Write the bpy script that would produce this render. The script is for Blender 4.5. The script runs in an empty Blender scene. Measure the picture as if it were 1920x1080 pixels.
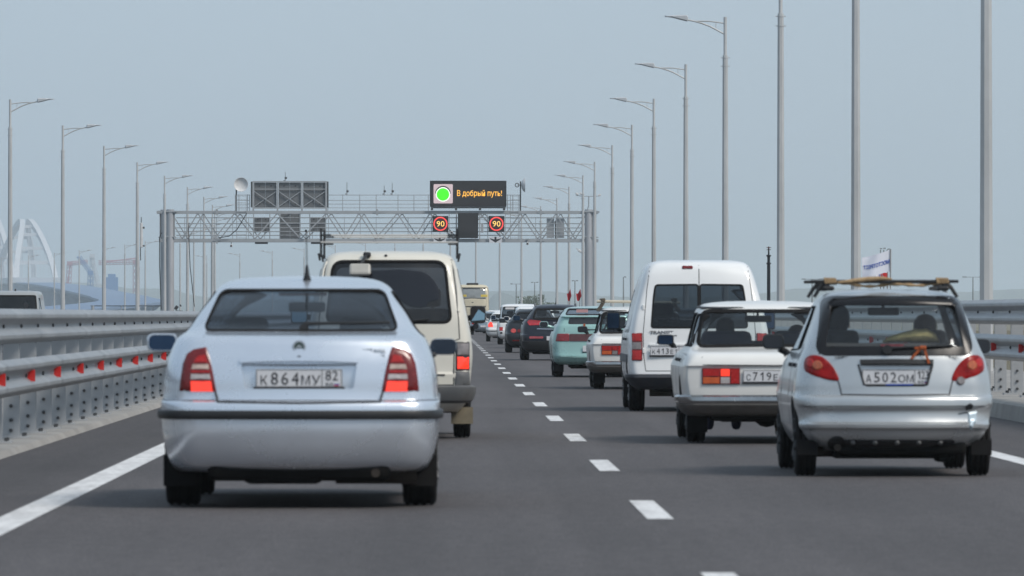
import bpy, bmesh, math, random
from mathutils import Vector, Matrix
from mathutils.bvhtree import BVHTree
from mathutils.interpolate import poly_3d_calc
random.seed(7)
R = math.radians
SC = bpy.context.scene
COL = SC.collection
# ------------------------------------------------------------------ camera, sky, sun, exposure
F_PX, VX, VY, CAM_H = 12600.0, 835.0, 590.0, 1.19      # focal length in photo pixels, vanishing point, camera height
cam_d = bpy.data.cameras.new('camera'); cam = bpy.data.objects.new('camera', cam_d); COL.objects.link(cam)
cam.location = (0, 0, CAM_H)
cam_d.sensor_width = 36.0; cam_d.lens = F_PX / 1920 * 36
cam_d.clip_start = 0.5; cam_d.clip_end = 40000
cam.rotation_euler = Vector(((960 - VX) / F_PX, 1.0, (VY - 540) / F_PX)).to_track_quat('-Z', 'Y').to_euler()
cam_d.dof.use_dof = True; cam_d.dof.focus_distance = 260; cam_d.dof.aperture_fstop = 10.5; cam_d.dof.aperture_blades = 9
SC.camera = cam
SUN_EL, SUN_AZ = 46.0, 128.0        # azimuth clockwise from the view direction: to the right, a little behind the camera
world = bpy.data.worlds.new('World'); SC.world = world; world.use_nodes = True
nt = world.node_tree; nt.nodes.clear()
sky = nt.nodes.new('ShaderNodeTexSky'); sky.sky_type = 'NISHITA'; sky.sun_disc = False
sky.sun_elevation = R(SUN_EL); sky.sun_rotation = R(SUN_AZ); sky.dust_density = 2.0; sky.air_density = 1.0; sky.ozone_density = 2.0
veil = nt.nodes.new('ShaderNodeMix'); veil.data_type = 'RGBA'; veil.inputs[0].default_value = 0.80
cl = nt.nodes.new('ShaderNodeTexNoise'); cl.inputs['Scale'].default_value = 5.0; cl.inputs['Detail'].default_value = 5      # thin cloud over the whole sky, very slightly uneven
cm = nt.nodes.new('ShaderNodeMapRange'); cm.inputs[1].default_value = .3; cm.inputs[2].default_value = .7; cm.inputs[3].default_value = .965; cm.inputs[4].default_value = 1.035
cv = nt.nodes.new('ShaderNodeMix'); cv.data_type = 'RGBA'; cv.blend_type = 'MULTIPLY'; cv.inputs[0].default_value = 1; cv.inputs[6].default_value = (4.85, 6.0, 7.2, 1)
nt.links.new(cl.outputs[0], cm.inputs[0]); nt.links.new(cm.outputs[0], cv.inputs[7]); nt.links.new(cv.outputs[2], veil.inputs[7])
bg = nt.nodes.new('ShaderNodeBackground'); bg.inputs[1].default_value = 0.1
wo = nt.nodes.new('ShaderNodeOutputWorld')
nt.links.new(sky.outputs[0], veil.inputs[6]); nt.links.new(veil.outputs[2], bg.inputs[0]); nt.links.new(bg.outputs[0], wo.inputs[0])
sun_d = bpy.data.lights.new('sun', 'SUN'); sun_d.energy = 2.7; sun_d.angle = R(20); sun_d.color = (1.0, .93, .84)
sun = bpy.data.objects.new('sun', sun_d); COL.objects.link(sun)
sun.rotation_euler = Vector((-math.sin(R(SUN_AZ)) * math.cos(R(SUN_EL)), -math.cos(R(SUN_AZ)) * math.cos(R(SUN_EL)), -math.sin(R(SUN_EL)))).to_track_quat('-Z', 'Y').to_euler()
vs = SC.view_settings; vs.view_transform = 'Standard'; vs.look = 'None'; vs.gamma = 1; vs.exposure = 0; vs.use_curve_mapping = False
SC.render.engine = 'CYCLES'
SC.cycles.max_bounces = 8; SC.cycles.volume_bounces = 1; SC.cycles.transparent_max_bounces = 24
SC.cycles.caustics_reflective = False; SC.cycles.caustics_refractive = False
SC.cycles.sample_clamp_indirect = 4.0
# ------------------------------------------------------------------ helpers
def P(px, py, d):
    "the place at distance d that the photograph shows at pixel (px, py)"
    return Vector(((px - VX) / F_PX * d, d, CAM_H - (py - VY) / F_PX * d))
def bend(y):
    "sideways drift of the road as it curves left beyond 500 m"
    t = max(0.0, y - 504.5); return -0.0001438 * t * t
def tag(o, label=None, cat=None, group=None, kind=None):
    if label: o['label'] = label
    if cat: o['category'] = cat
    if group: o['group'] = group
    if kind: o['kind'] = kind
    return o
def empty(name, loc=(0, 0, 0), rz=0.0):
    o = bpy.data.objects.new(name, None); COL.objects.link(o); o.location = loc; o.rotation_euler = (0, 0, rz); o.empty_display_size = .2
    return o
def kids(o): return list(o.children)
def dup(o, parent=None):
    c = o.copy(); COL.objects.link(c)
    if parent is not None: c.parent = parent
    for ch in kids(o): dup(ch, c)
    return c
def thing(name, loc, label, cat, group=None, rz=0.0):
    return tag(empty(name, loc, rz), label, cat, group)
class MB:
    def __init__(s): s.v = []; s.f = []; s.mi = []
    def add(s, vs, fs, mi=0):
        b = len(s.v); s.v += [tuple(p) for p in vs]; s.f += [tuple(i + b for i in f) for f in fs]; s.mi += [mi] * len(fs); return s
    def box(s, c, d, rot=None, bev=0.0):
        hx, hy, hz = d[0] / 2, d[1] / 2, d[2] / 2
        if bev:
            b = min(bev, .95 * min(hx, hy, hz)); q = []
            bm = bmesh.new(); bmesh.ops.create_cube(bm, size=1.0)
            for v in bm.verts: v.co = Vector((v.co.x * d[0], v.co.y * d[1], v.co.z * d[2]))
            bmesh.ops.bevel(bm, geom=bm.edges[:], offset=b, segments=2, profile=.5, affect='EDGES')
            bm.verts.index_update(); vs = [v.co.copy() for v in bm.verts]; fs = [[v.index for v in f.verts] for f in bm.faces]; bm.free()
        else:
            vs = [Vector((x * hx, y * hy, z * hz)) for x in (-1, 1) for y in (-1, 1) for z in (-1, 1)]
            fs = [(0, 1, 3, 2), (4, 6, 7, 5), (0, 4, 5, 1), (2, 3, 7, 6), (0, 2, 6, 4), (1, 5, 7, 3)]
        if rot is not None: vs = [rot @ p for p in vs]
        c = Vector(c); return s.add([p + c for p in vs], fs)
    def bar(s, p, q, w, h=None):
        p, q = Vector(p), Vector(q); h = h or w; L = (q - p).length
        rot = (q - p).to_track_quat('Y', 'Z').to_matrix()
        return s.box((p + q) / 2, (w, L, h), rot)
    def tube(s, p, q, r0, r1=None, n=10, cap=True):
        return s.path([p, q], [r0, r0 if r1 is None else r1], n, cap)
    def path(s, pts, r, n=8, cap=True):
        pts = [Vector(p) for p in pts]; rr = r if isinstance(r, (list, tuple)) else [r] * len(pts)
        vs = []; prev = None
        for i, p in enumerate(pts):
            t = (pts[min(i + 1, len(pts) - 1)] - pts[max(i - 1, 0)]).normalized()
            if prev is None:
                a = t.orthogonal().normalized()
                if abs(t.z) < .9: a = (Vector((0, 0, 1)) - t * t.z).normalized()
            else: a = (prev - t * prev.dot(t)).normalized()
            prev = a; b = t.cross(a)
            vs += [p + (a * math.cos(2 * math.pi * k / n) + b * math.sin(2 * math.pi * k / n)) * rr[i] for k in range(n)]
        fs = [(i * n + k, i * n + (k + 1) % n, (i + 1) * n + (k + 1) % n, (i + 1) * n + k) for i in range(len(pts) - 1) for k in range(n)]
        if cap: fs += [tuple(range(n))[::-1], tuple((len(pts) - 1) * n + k for k in range(n))]
        return s.add(vs, fs)
    def lathe(s, prof, c=(0, 0, 0), axis='Z', n=24, cap=True):
        vs = []; c = Vector(c)
        for (r, t) in prof:
            for k in range(n):
                a = 2 * math.pi * k / n; u, w = r * math.cos(a), r * math.sin(a)
                vs.append(c + Vector({'Z': (u, w, t), 'X': (t, u, w), 'Y': (w, t, u)}[axis]))
        fs = [(i * n + k, i * n + (k + 1) % n, (i + 1) * n + (k + 1) % n, (i + 1) * n + k) for i in range(len(prof) - 1) for k in range(n)]
        if cap: fs += [tuple(range(n))[::-1], tuple((len(prof) - 1) * n + k for k in range(n))]
        return s.add(vs, fs)
    def prism(s, poly, f0, f1):
        "poly of 2-D points, f0/f1 map a point to the two ends"
        n = len(poly); vs = [f0(*p) for p in poly] + [f1(*p) for p in poly]
        return s.add(vs, [tuple(range(n)), tuple(range(2 * n - 1, n - 1, -1))] + [(i, i + n, (i + 1) % n + n, (i + 1) % n) for i in range(n)])
    def loft(s, rings, closed=True, cap=False):
        n = len(rings[0]); vs = [p for r in rings for p in r]
        m = n if closed else n - 1
        fs = [(i * n + k, i * n + (k + 1) % n, (i + 1) * n + (k + 1) % n, (i + 1) * n + k) for i in range(len(rings) - 1) for k in range(m)]
        if cap: fs += [tuple(range(n))[::-1], tuple((len(rings) - 1) * n + k for k in range(n))]
        return s.add(vs, fs)
    def mesh(s, name, smooth=None, fix=True, mats=()):
        me = bpy.data.meshes.new(name); me.from_pydata(s.v, [], s.f)
        if fix:
            bm = bmesh.new(); bm.from_mesh(me); bmesh.ops.recalc_face_normals(bm, faces=bm.faces); bm.to_mesh(me); bm.free()
        for m in mats: me.materials.append(m)
        if any(s.mi): me.polygons.foreach_set('material_index', s.mi)
        if smooth: me.shade_smooth(); me.set_sharp_from_angle(angle=R(smooth))
        me.update(); return me
    def build(s, name, mat, parent=None, smooth=None, loc=None, fix=True):
        me = s.mesh(name, smooth, fix, (mat,) if not isinstance(mat, (list, tuple)) else mat)
        return link(name, me, parent, loc)
def link(name, me, parent=None, loc=None):
    o = bpy.data.objects.new(name, me); COL.objects.link(o)
    if parent is not None: o.parent = parent
    if loc is not None: o.location = loc
    return o
def rounded(pts, r, n=4):
    out = []; N = len(pts)
    for i in range(N):
        a, b, c = Vector(pts[i - 1]), Vector(pts[i]), Vector(pts[(i + 1) % N])
        d = min(r, .45 * (a - b).length, .45 * (c - b).length)
        p, q = b + (a - b).normalized() * d, b + (c - b).normalized() * d
        for k in range(n + 1):
            t = k / n; out.append(tuple(p * (1 - t) ** 2 + b * 2 * t * (1 - t) + q * t * t))
    return out
def circle(cx, cz, rx, rz=None, n=20): return [(cx + rx * math.cos(2 * math.pi * k / n), cz + (rz or rx) * math.sin(2 * math.pi * k / n)) for k in range(n)]
def pchip(xs, ys):
    n = len(xs); h = [xs[i + 1] - xs[i] for i in range(n - 1)]; dl = [(ys[i + 1] - ys[i]) / h[i] for i in range(n - 1)]
    m = [dl[0]] + [0.0] * (n - 2) + [dl[-1]]
    for i in range(1, n - 1):
        if dl[i - 1] * dl[i] > 0:
            w1, w2 = 2 * h[i] + h[i - 1], h[i] + 2 * h[i - 1]; m[i] = (w1 + w2) / (w1 / dl[i - 1] + w2 / dl[i])
    def f(x):
        if x <= xs[0]: return ys[0]
        if x >= xs[-1]: return ys[-1]
        i = max(k for k in range(n - 1) if xs[k] <= x); t = (x - xs[i]) / h[i]
        return (ys[i] * (1 + 2 * t) * (1 - t) ** 2 + h[i] * m[i] * t * (1 - t) ** 2 + ys[i + 1] * t * t * (3 - 2 * t) + h[i] * m[i + 1] * t * t * (t - 1))
    return f
# ------------------------------------------------------------------ materials
MATS = {}
def mat(name, col, rough=.5, metal=0.0, coat=0.0, var=.10, scale=5.0, bump=0.0, bscale=60.0, spec=.5, emit=None, es=1.0, dirt=0.0, dirt_col=(.16, .13, .10), stretch=(1, 1, 1)):
    if name in MATS: return MATS[name]
    m = bpy.data.materials.new(name); m.use_nodes = True; n = m.node_tree; L = n.links.new
    b = n.nodes['Principled BSDF']; b.inputs['Roughness'].default_value = rough; b.inputs['Metallic'].default_value = metal
    b.inputs['Coat Weight'].default_value = coat; b.inputs['Coat Roughness'].default_value = .06; b.inputs['Specular IOR Level'].default_value = spec
    b.inputs['Base Color'].default_value = (*col, 1)
    tc = n.nodes.new('ShaderNodeTexCoord'); mp = n.nodes.new('ShaderNodeMapping'); mp.inputs['Scale'].default_value = stretch
    L(tc.outputs['Object'], mp.inputs[0])
    if var:
        no = n.nodes.new('ShaderNodeTexNoise'); no.inputs['Scale'].default_value = scale; no.inputs['Detail'].default_value = 6; no.inputs['Roughness'].default_value = .6
        L(mp.outputs[0], no.inputs['Vector'])
        mr = n.nodes.new('ShaderNodeMapRange'); mr.inputs[1].default_value = .3; mr.inputs[2].default_value = .7; mr.inputs[3].default_value = 1 - var; mr.inputs[4].default_value = 1 + var
        L(no.outputs[0], mr.inputs[0])
        mx = n.nodes.new('ShaderNodeMix'); mx.data_type = 'RGBA'; mx.blend_type = 'MULTIPLY'; mx.inputs[0].default_value = 1
        mx.inputs[6].default_value = (*col, 1); L(mr.outputs[0], mx.inputs[7])
        out = mx.outputs[2]
        if dirt:                      # splashed road film: blotchy dust of its own colour
            n2 = n.nodes.new('ShaderNodeTexNoise'); n2.inputs['Scale'].default_value = 2.3; n2.inputs['Detail'].default_value = 8; n2.inputs['Roughness'].default_value = .7
            L(mp.outputs[0], n2.inputs['Vector'])
            r2 = n.nodes.new('ShaderNodeMapRange'); r2.inputs[1].default_value = .42; r2.inputs[2].default_value = .75; r2.inputs[3].default_value = 0; r2.inputs[4].default_value = dirt
            L(n2.outputs[0], r2.inputs[0])
            m2 = n.nodes.new('ShaderNodeMix'); m2.data_type = 'RGBA'; L(r2.outputs[0], m2.inputs[0]); L(out, m2.inputs[6]); m2.inputs[7].default_value = (*dirt_col, 1); out = m2.outputs[2]
        L(out, b.inputs['Base Color'])
        r3 = n.nodes.new('ShaderNodeMapRange'); r3.inputs[1].default_value = .3; r3.inputs[2].default_value = .7; r3.inputs[3].default_value = max(.02, rough - .07); r3.inputs[4].default_value = min(1, rough + .1)
        L(no.outputs[0], r3.inputs[0]); L(r3.outputs[0], b.inputs['Roughness'])
    if bump:
        nb = n.nodes.new('ShaderNodeTexNoise'); nb.inputs['Scale'].default_value = bscale; nb.inputs['Detail'].default_value = 4; L(mp.outputs[0], nb.inputs['Vector'])
        bp = n.nodes.new('ShaderNodeBump'); bp.inputs['Strength'].default_value = bump; bp.inputs['Distance'].default_value = .01; L(nb.outputs[0], bp.inputs['Height']); L(bp.outputs[0], b.inputs['Normal'])
    if emit:
        b.inputs['Emission Color'].default_value = (*emit, 1); b.inputs['Emission Strength'].default_value = es
    MATS[name] = m; return m
def glass(name, tint, film=0.0, film_col=(.35, .33, .30)):
    if name in MATS: return MATS[name]
    m = bpy.data.materials.new(name); m.use_nodes = True; n = m.node_tree; n.nodes.clear(); L = n.links.new
    o = n.nodes.new('ShaderNodeOutputMaterial'); t = n.nodes.new('ShaderNodeBsdfTransparent'); t.inputs[0].default_value = (*tint, 1)
    g = n.nodes.new('ShaderNodeBsdfGlossy'); g.inputs['Roughness'].default_value = .04; g.inputs[0].default_value = (.9, .95, 1, 1)
    fr = n.nodes.new('ShaderNodeFresnel'); ge = n.nodes.new('ShaderNodeNewGeometry'); io = n.nodes.new('ShaderNodeMapRange'); io.inputs[3].default_value = 1.5; io.inputs[4].default_value = 1 / 1.5; L(ge.outputs['Backfacing'], io.inputs[0]); L(io.outputs[0], fr.inputs[0])   # a thin pane: the same from both sides
    mx = n.nodes.new('ShaderNodeMixShader'); L(fr.outputs[0], mx.inputs[0]); L(g.outputs[0], mx.inputs[2])
    if film:                         # a thin uneven film of dust on the pane
        tc = n.nodes.new('ShaderNodeTexCoord'); no = n.nodes.new('ShaderNodeTexNoise'); no.inputs['Scale'].default_value = 3.0; no.inputs['Detail'].default_value = 5
        L(tc.outputs['Object'], no.inputs['Vector'])
        mr = n.nodes.new('ShaderNodeMapRange'); mr.inputs[1].default_value = .35; mr.inputs[2].default_value = .7; mr.inputs[3].default_value = film * .3; mr.inputs[4].default_value = film
        L(no.outputs[0], mr.inputs[0])
        df = n.nodes.new('ShaderNodeBsdfDiffuse'); df.inputs[0].default_value = (*film_col, 1)
        m2 = n.nodes.new('ShaderNodeMixShader'); L(mr.outputs[0], m2.inputs[0]); L(t.outputs[0], m2.inputs[1]); L(df.outputs[0], m2.inputs[2]); L(m2.outputs[0], mx.inputs[1])
    else: L(t.outputs[0], mx.inputs[1])
    L(mx.outputs[0], o.inputs[0]); MATS[name] = m; return m
galv = mat('galvanised', (.36, .375, .39), .46, .55, var=.18, scale=1.6, bump=.05, dirt=.35, dirt_col=(.20, .19, .18))
galv_post = mat('galvanised_post', (.40, .415, .43), .55, .35, var=.14, scale=2.0, dirt=.25, dirt_col=(.30, .28, .26))
steel_paint = mat('grey_paint', (.33, .35, .37), .5, 0, var=.08, scale=1.5)
dark_steel = mat('dark_steel', (.055, .058, .062), .55, .2)
black_plastic = mat('black_plastic', (.016, .017, .019), .5, 0, var=.15)
rubber = mat('rubber', (.010, .010, .011), .9, 0, var=.2, scale=14, dirt=.18, dirt_col=(.04, .035, .03), spec=.2)
under_m = mat('underbody', (.010, .010, .010), .95, 0, var=.2, spec=.15)
trim_m = mat('dark_trim', (.02, .021, .024), .55)
chrome = mat('chrome', (.62, .63, .64), .16, 1.0, var=.06)
alu = mat('aluminium', (.20, .20, .205), .45, .6, dirt=.4, dirt_col=(.06, .055, .05))
red_lens = mat('red_lens', (.40, .008, .006), .22, 0, coat=.25, var=.15, scale=30)
dark_red_lens = mat('dark_red_lens', (.15, .006, .007), .22, 0, coat=.25, var=.2, scale=30)
lit_lens = mat('lit_lens', (.75, .03, .015), .2, 0, coat=.8, var=.2, scale=24, emit=(1, .05, .02), es=.85)
white_lens = mat('clear_lens', (.46, .42, .42), .2, 0, coat=.6, var=.2, scale=25)
smoke_lens = mat('smoked_lens', (.22, .20, .20), .2, 0, coat=.6, var=.25, scale=30)
orange_lens = mat('orange_lens', (.55, .10, .02), .2, 0, coat=.8, var=.15, scale=25)
plate_w = mat('plate_white', (.66, .67, .70), .35, 0, var=.05, dirt=.2)
plate_k = mat('plate_black', (.02, .02, .025), .5, 0, var=0)
plate_blue = mat('flag_blue', (.02, .08, .42), .5, 0, var=0); plate_red = mat('flag_red', (.55, .03, .03), .5, 0, var=0)
interior_m = mat('interior_cloth', (.05, .05, .055), .85, 0, var=.25, scale=8)
seat_m = mat('seat_cloth', (.06, .06, .068), .9, 0, var=.2, scale=12)
mirror_m = mat('mirror_glass', (.55, .68, .82), .05, 1.0, var=0)
g_clear = glass('glass_clear', (.86, .90, .90), .03)
g_mid = glass('glass_mid', (.38, .43, .47), .02)
g_tint = glass('glass_tint', (.22, .26, .32), .03)
g_dark = glass('glass_dark', (.10, .12, .14), .015)
g_dusty = glass('glass_dusty', (.10, .10, .11), .22, (.16, .155, .15))
def text_mesh(name, s, size=1.0, bold=.0, ext=.002):
    cu = bpy.data.curves.new(name, 'FONT'); cu.body = s; cu.size = size; cu.align_x = 'CENTER'; cu.align_y = 'CENTER'; cu.offset = bold * size; cu.extrude = ext; cu.resolution_u = 2
    o = bpy.data.objects.new(name, cu); COL.objects.link(o); bpy.context.view_layer.update()
    me = bpy.data.meshes.new_from_object(o.evaluated_get(bpy.context.evaluated_depsgraph_get())); me.name = name
    bpy.data.objects.remove(o); bpy.data.curves.remove(cu)
    return me
def text(name, s, w, h, loc, m, parent, bold=.012, ext=.002, mirror=False):
    "lettering w wide, h high, facing the camera side (-y), centred on loc"
    me = text_mesh(name, s, 1.0, bold, ext)
    xs = [v.co.x for v in me.vertices]; ys = [v.co.y for v in me.vertices]
    sy = h / max(1e-6, max(ys) - min(ys)); sx = w / max(1e-6, max(xs) - min(xs)) if w else sy; cx, cy = (max(xs) + min(xs)) / 2, (max(ys) + min(ys)) / 2
    for v in me.vertices: v.co = Vector(((v.co.x - cx) * sx * (-1 if mirror else 1), -v.co.z, (v.co.y - cy) * sy))
    me.materials.clear(); me.materials.append(m)
    return link(name, me, parent, loc)
# ------------------------------------------------------------------ ground, water, hills
def sweep(Ls, y0, y1, step=8.0, far=True):
    "strip mesh along the road: Ls = [(lateral, z), ...] profile"
    ys = [y0]
    while ys[-1] < y1: ys.append(min(y1, ys[-1] + (step if ys[-1] < 500 or not far else step)))
    mb = MB(); mb.loft([[Vector((l + bend(y), y, z)) for (l, z) in Ls] for y in ys], closed=False); return mb
def road_mat():
    m = bpy.data.materials.new('asphalt'); m.use_nodes = True; n = m.node_tree; L = n.links.new; b = n.nodes['Principled BSDF']
    tc = n.nodes.new('ShaderNodeTexCoord')
    def noise(scale, st, det=6, ro=.6):
        mp = n.nodes.new('ShaderNodeMapping'); mp.inputs['Scale'].default_value = st; L(tc.outputs['Object'], mp.inputs[0])
        no = n.nodes.new('ShaderNodeTexNoise'); no.inputs['Scale'].default_value = scale; no.inputs['Detail'].default_value = det; no.inputs['Roughness'].default_value = ro; L(mp.outputs[0], no.inputs['Vector']); return no.outputs[0]
    def rng(src, a, c, lo, hi):
        mr = n.nodes.new('ShaderNodeMapRange'); mr.inputs[1].default_value = a; mr.inputs[2].default_value = c; mr.inputs[3].default_value = lo; mr.inputs[4].default_value = hi; L(src, mr.inputs[0]); return mr.outputs[0]
    def mul(a, c):
        q = n.nodes.new('ShaderNodeMath'); q.operation = 'MULTIPLY'; L(a, q.inputs[0]); L(c, q.inputs[1]); return q.outputs[0]
    grain = mul(rng(noise(55, (1, .3, 1), 3), .3, .7, .55, 1.5), rng(noise(11, (1, .25, 1), 4), .3, .7, .84, 1.17))
    tracks = rng(noise(.9, (1, .012, 1), 3), .35, .65, .82, 1.13)
    blot = rng(noise(.35, (1, .25, 1), 6), .3, .7, .86, 1.12)
    seam = rng(noise(.16, (.15, 1, 1), 2), .3, .7, .94, 1.05)
    sx = n.nodes.new('ShaderNodeSeparateXYZ'); L(tc.outputs['Object'], sx.inputs[0])
    jit = n.nodes.new('ShaderNodeMath'); jit.operation = 'MULTIPLY_ADD'; L(noise(.5, (1, .05, 1), 4), jit.inputs[0]); jit.inputs[1].default_value = .9; L(sx.outputs[0], jit.inputs[2])
    wr = n.nodes.new('ShaderNodeValToRGB'); L(rng(jit.outputs[0], -3.25, 6.85, 0, 1), wr.inputs[0]); wr.color_ramp.interpolation = 'B_SPLINE'
    # worn tyre tracks a little paler, oil-dripped lane middles a little darker
    for k, (xx, g) in enumerate(((-3.7, .86), (-2.2, .92), (-1.4, 1.10), (-.63, .84), (.15, 1.10), (1.1, .95), (2.3, 1.10), (3.1, .84), (3.9, 1.10), (4.8, .92), (6.3, .82))):
        e = wr.color_ramp.elements[k] if k < 2 else wr.color_ramp.elements.new((xx + 3.7) / 10.1); e.position = (xx + 3.7) / 10.1; e.color = (g / 1.2, g / 1.2, g / 1.2, 1)
    lane = n.nodes.new('ShaderNodeMath'); lane.operation = 'MULTIPLY'; L(wr.outputs[0], lane.inputs[0]); lane.inputs[1].default_value = 1.2
    f = mul(mul(mul(grain, tracks), mul(blot, seam)), lane.outputs[0])
    mx = n.nodes.new('ShaderNodeMix'); mx.data_type = 'RGBA'; mx.blend_type = 'MULTIPLY'; mx.inputs[0].default_value = 1; mx.inputs[6].default_value = (.078, .072, .074, 1); L(f, mx.inputs[7]); L(mx.outputs[2], b.inputs['Base Color'])
    b.inputs['Roughness'].default_value = .82; b.inputs['Specular IOR Level'].default_value = .35
    bp = n.nodes.new('ShaderNodeBump'); bp.inputs['Strength'].default_value = .5; bp.inputs['Distance'].default_value = .006; L(noise(70, (1, .5, 1), 3), bp.inputs['Height']); L(bp.outputs[0], b.inputs['Normal'])
    return m
asphalt = road_mat()
concrete = mat('concrete', (.30, .29, .275), .85, 0, var=.2, scale=1.2, bump=.3, dirt=.4, dirt_col=(.14, .125, .11))
paint_line = mat('road_paint', (.70, .70, .70), .7, 0, var=.16, scale=9, bump=.2, dirt=.75, dirt_col=(.26, .25, .25), stretch=(2.5, .5, 1))
sea_m = mat('sea', (.05, .08, .10), .18, 0, var=.1, scale=.02, bump=.4, bscale=.6)
land_m = mat('dry_land', (.16, .14, .09), .95, 0, var=.3, scale=.02)
hill_m = mat('hill_scrub', (.075, .085, .06), .95, 0, var=.3, scale=.004)
for nm, mb, m in (('road', sweep([(-3.68, 0), (6.36, 0)], -40, 1180), asphalt),
                  ('opposite_road', sweep([(-19.0, -.02), (-7.7, -.02)], -40, 1180), asphalt)):
    tag(mb.build(nm, m, fix=False), kind='structure')
tag(sweep([(-7.7, -.02), (-7.68, .055), (-3.76, .055), (-3.70, .05), (-3.66, 0.0)], -40, 1180).build('median_strip', concrete, fix=False), kind='structure')
tag(sweep([(6.36, 0), (6.38, .17), (6.42, .19), (10.2, .19), (10.25, -1.6), (-20.2, -1.6), (-20.2, .15), (-19.05, .15), (-19.0, -.02)], -40, 1180).build('bridge_deck', concrete, fix=False), kind='structure')
tag(sweep([(-2.61, .004), (-2.39, .004)], -40, 1000).build('edge_line', paint_line, fix=False), kind='structure')
tag(sweep([(4.57, .004), (4.77, .004)], -40, 1000).build('edge_line', paint_line, fix=False), kind='structure')
dash = MB()
for k in range(-4, 62):
    y = 39.0 + 12 * k; dx = bend(y); w = .155
    x = 1.25 + dx; dash.add([(x - w / 2, y, .004), (x + w / 2, y, .004), (x + w / 2 + bend(y + 3.9) - dx, y + 3.9, .004), (x - w / 2 + bend(y + 3.9) - dx, y + 3.9, .004)], [(0, 1, 2, 3)])
tag(dash.build('dashed_lane_line', paint_line, fix=False), kind='structure')
SEA_Z = -12.0
tag(MB().add([(-9000, -300, SEA_Z), (9000, -300, SEA_Z), (9000, 14000, SEA_Z), (-9000, 14000, SEA_Z)], [(0, 1, 2, 3)]).build('water', sea_m), kind='structure')
tag(MB().prism([(11, 980), (60, 900), (330, 1200), (420, 2700), (60, 2700), (20, 1500)], lambda x, y: (x, y, -1.0), lambda x, y: (x, y, SEA_Z - .5)).build('land', land_m), kind='structure')
def ridge(name, pts, d, depth, sea=SEA_Z):
    f = pchip([p[0] for p in pts], [p[1] for p in pts]); x = pts[0][0]; top = []; rnd = random.Random(3)
    while x <= pts[-1][0]:
        p = P(x, f(x) + rnd.uniform(-.8, .8), d); top.append(p); x += 9
    n = len(top); rows = []
    for (dy, hz) in ((-depth, 0.0), (-.55 * depth, .35), (-.25 * depth, .72), (0, 1.0), (.5 * depth, .6), (depth, 0)):
        rows.append([Vector((p.x * (1 + dy / d), d + dy + rnd.uniform(-.05, .05) * depth * (0 < hz < 1), sea - 1 + (p.z - sea + 1) * hz * (1 + (rnd.uniform(-.1, .06) if 0 < hz < 1 else 0)))) for p in top])
    return tag(MB().loft(rows, closed=False).build(name, hill_m, smooth=60), kind='structure')
ridge('hills', [(-420, 536), (-200, 534), (0, 536), (120, 529), (190, 533), (255, 541), (320, 541), (352, 552), (430, 560), (600, 562), (760, 557), (880, 547), (1000, 545), (1100, 553), (1200, 557), (1300, 557), (1425, 550), (1500, 541), (1560, 540), (1650, 546), (1760, 549), (1890, 543), (2010, 541), (2160, 549), (2400, 552)], 9500, 1100)
ridge('hill', [(880, 592), (905, 577), (922, 556), (938, 548), (956, 553), (985, 569), (1012, 585), (1030, 592)], 7200, 600)
HAZE_D = 0.00015
hz = MB().box((0, 6000, 44), (15000, 12200, 114)).build('haze', (), None)
hm = bpy.data.materials.new('haze'); hm.use_nodes = True; hn = hm.node_tree; hn.nodes.clear()
ho = hn.nodes.new('ShaderNodeOutputMaterial'); hv = hn.nodes.new('ShaderNodeVolumePrincipled'); hv.inputs['Density'].default_value = HAZE_D; hv.inputs['Color'].default_value = (.90, .98, 1.0, 1); hv.inputs['Anisotropy'].default_value = .2
hn.links.new(hv.outputs[0], ho.inputs['Volume']); hz.data.materials.append(hm); tag(hz, kind='stuff')
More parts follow.
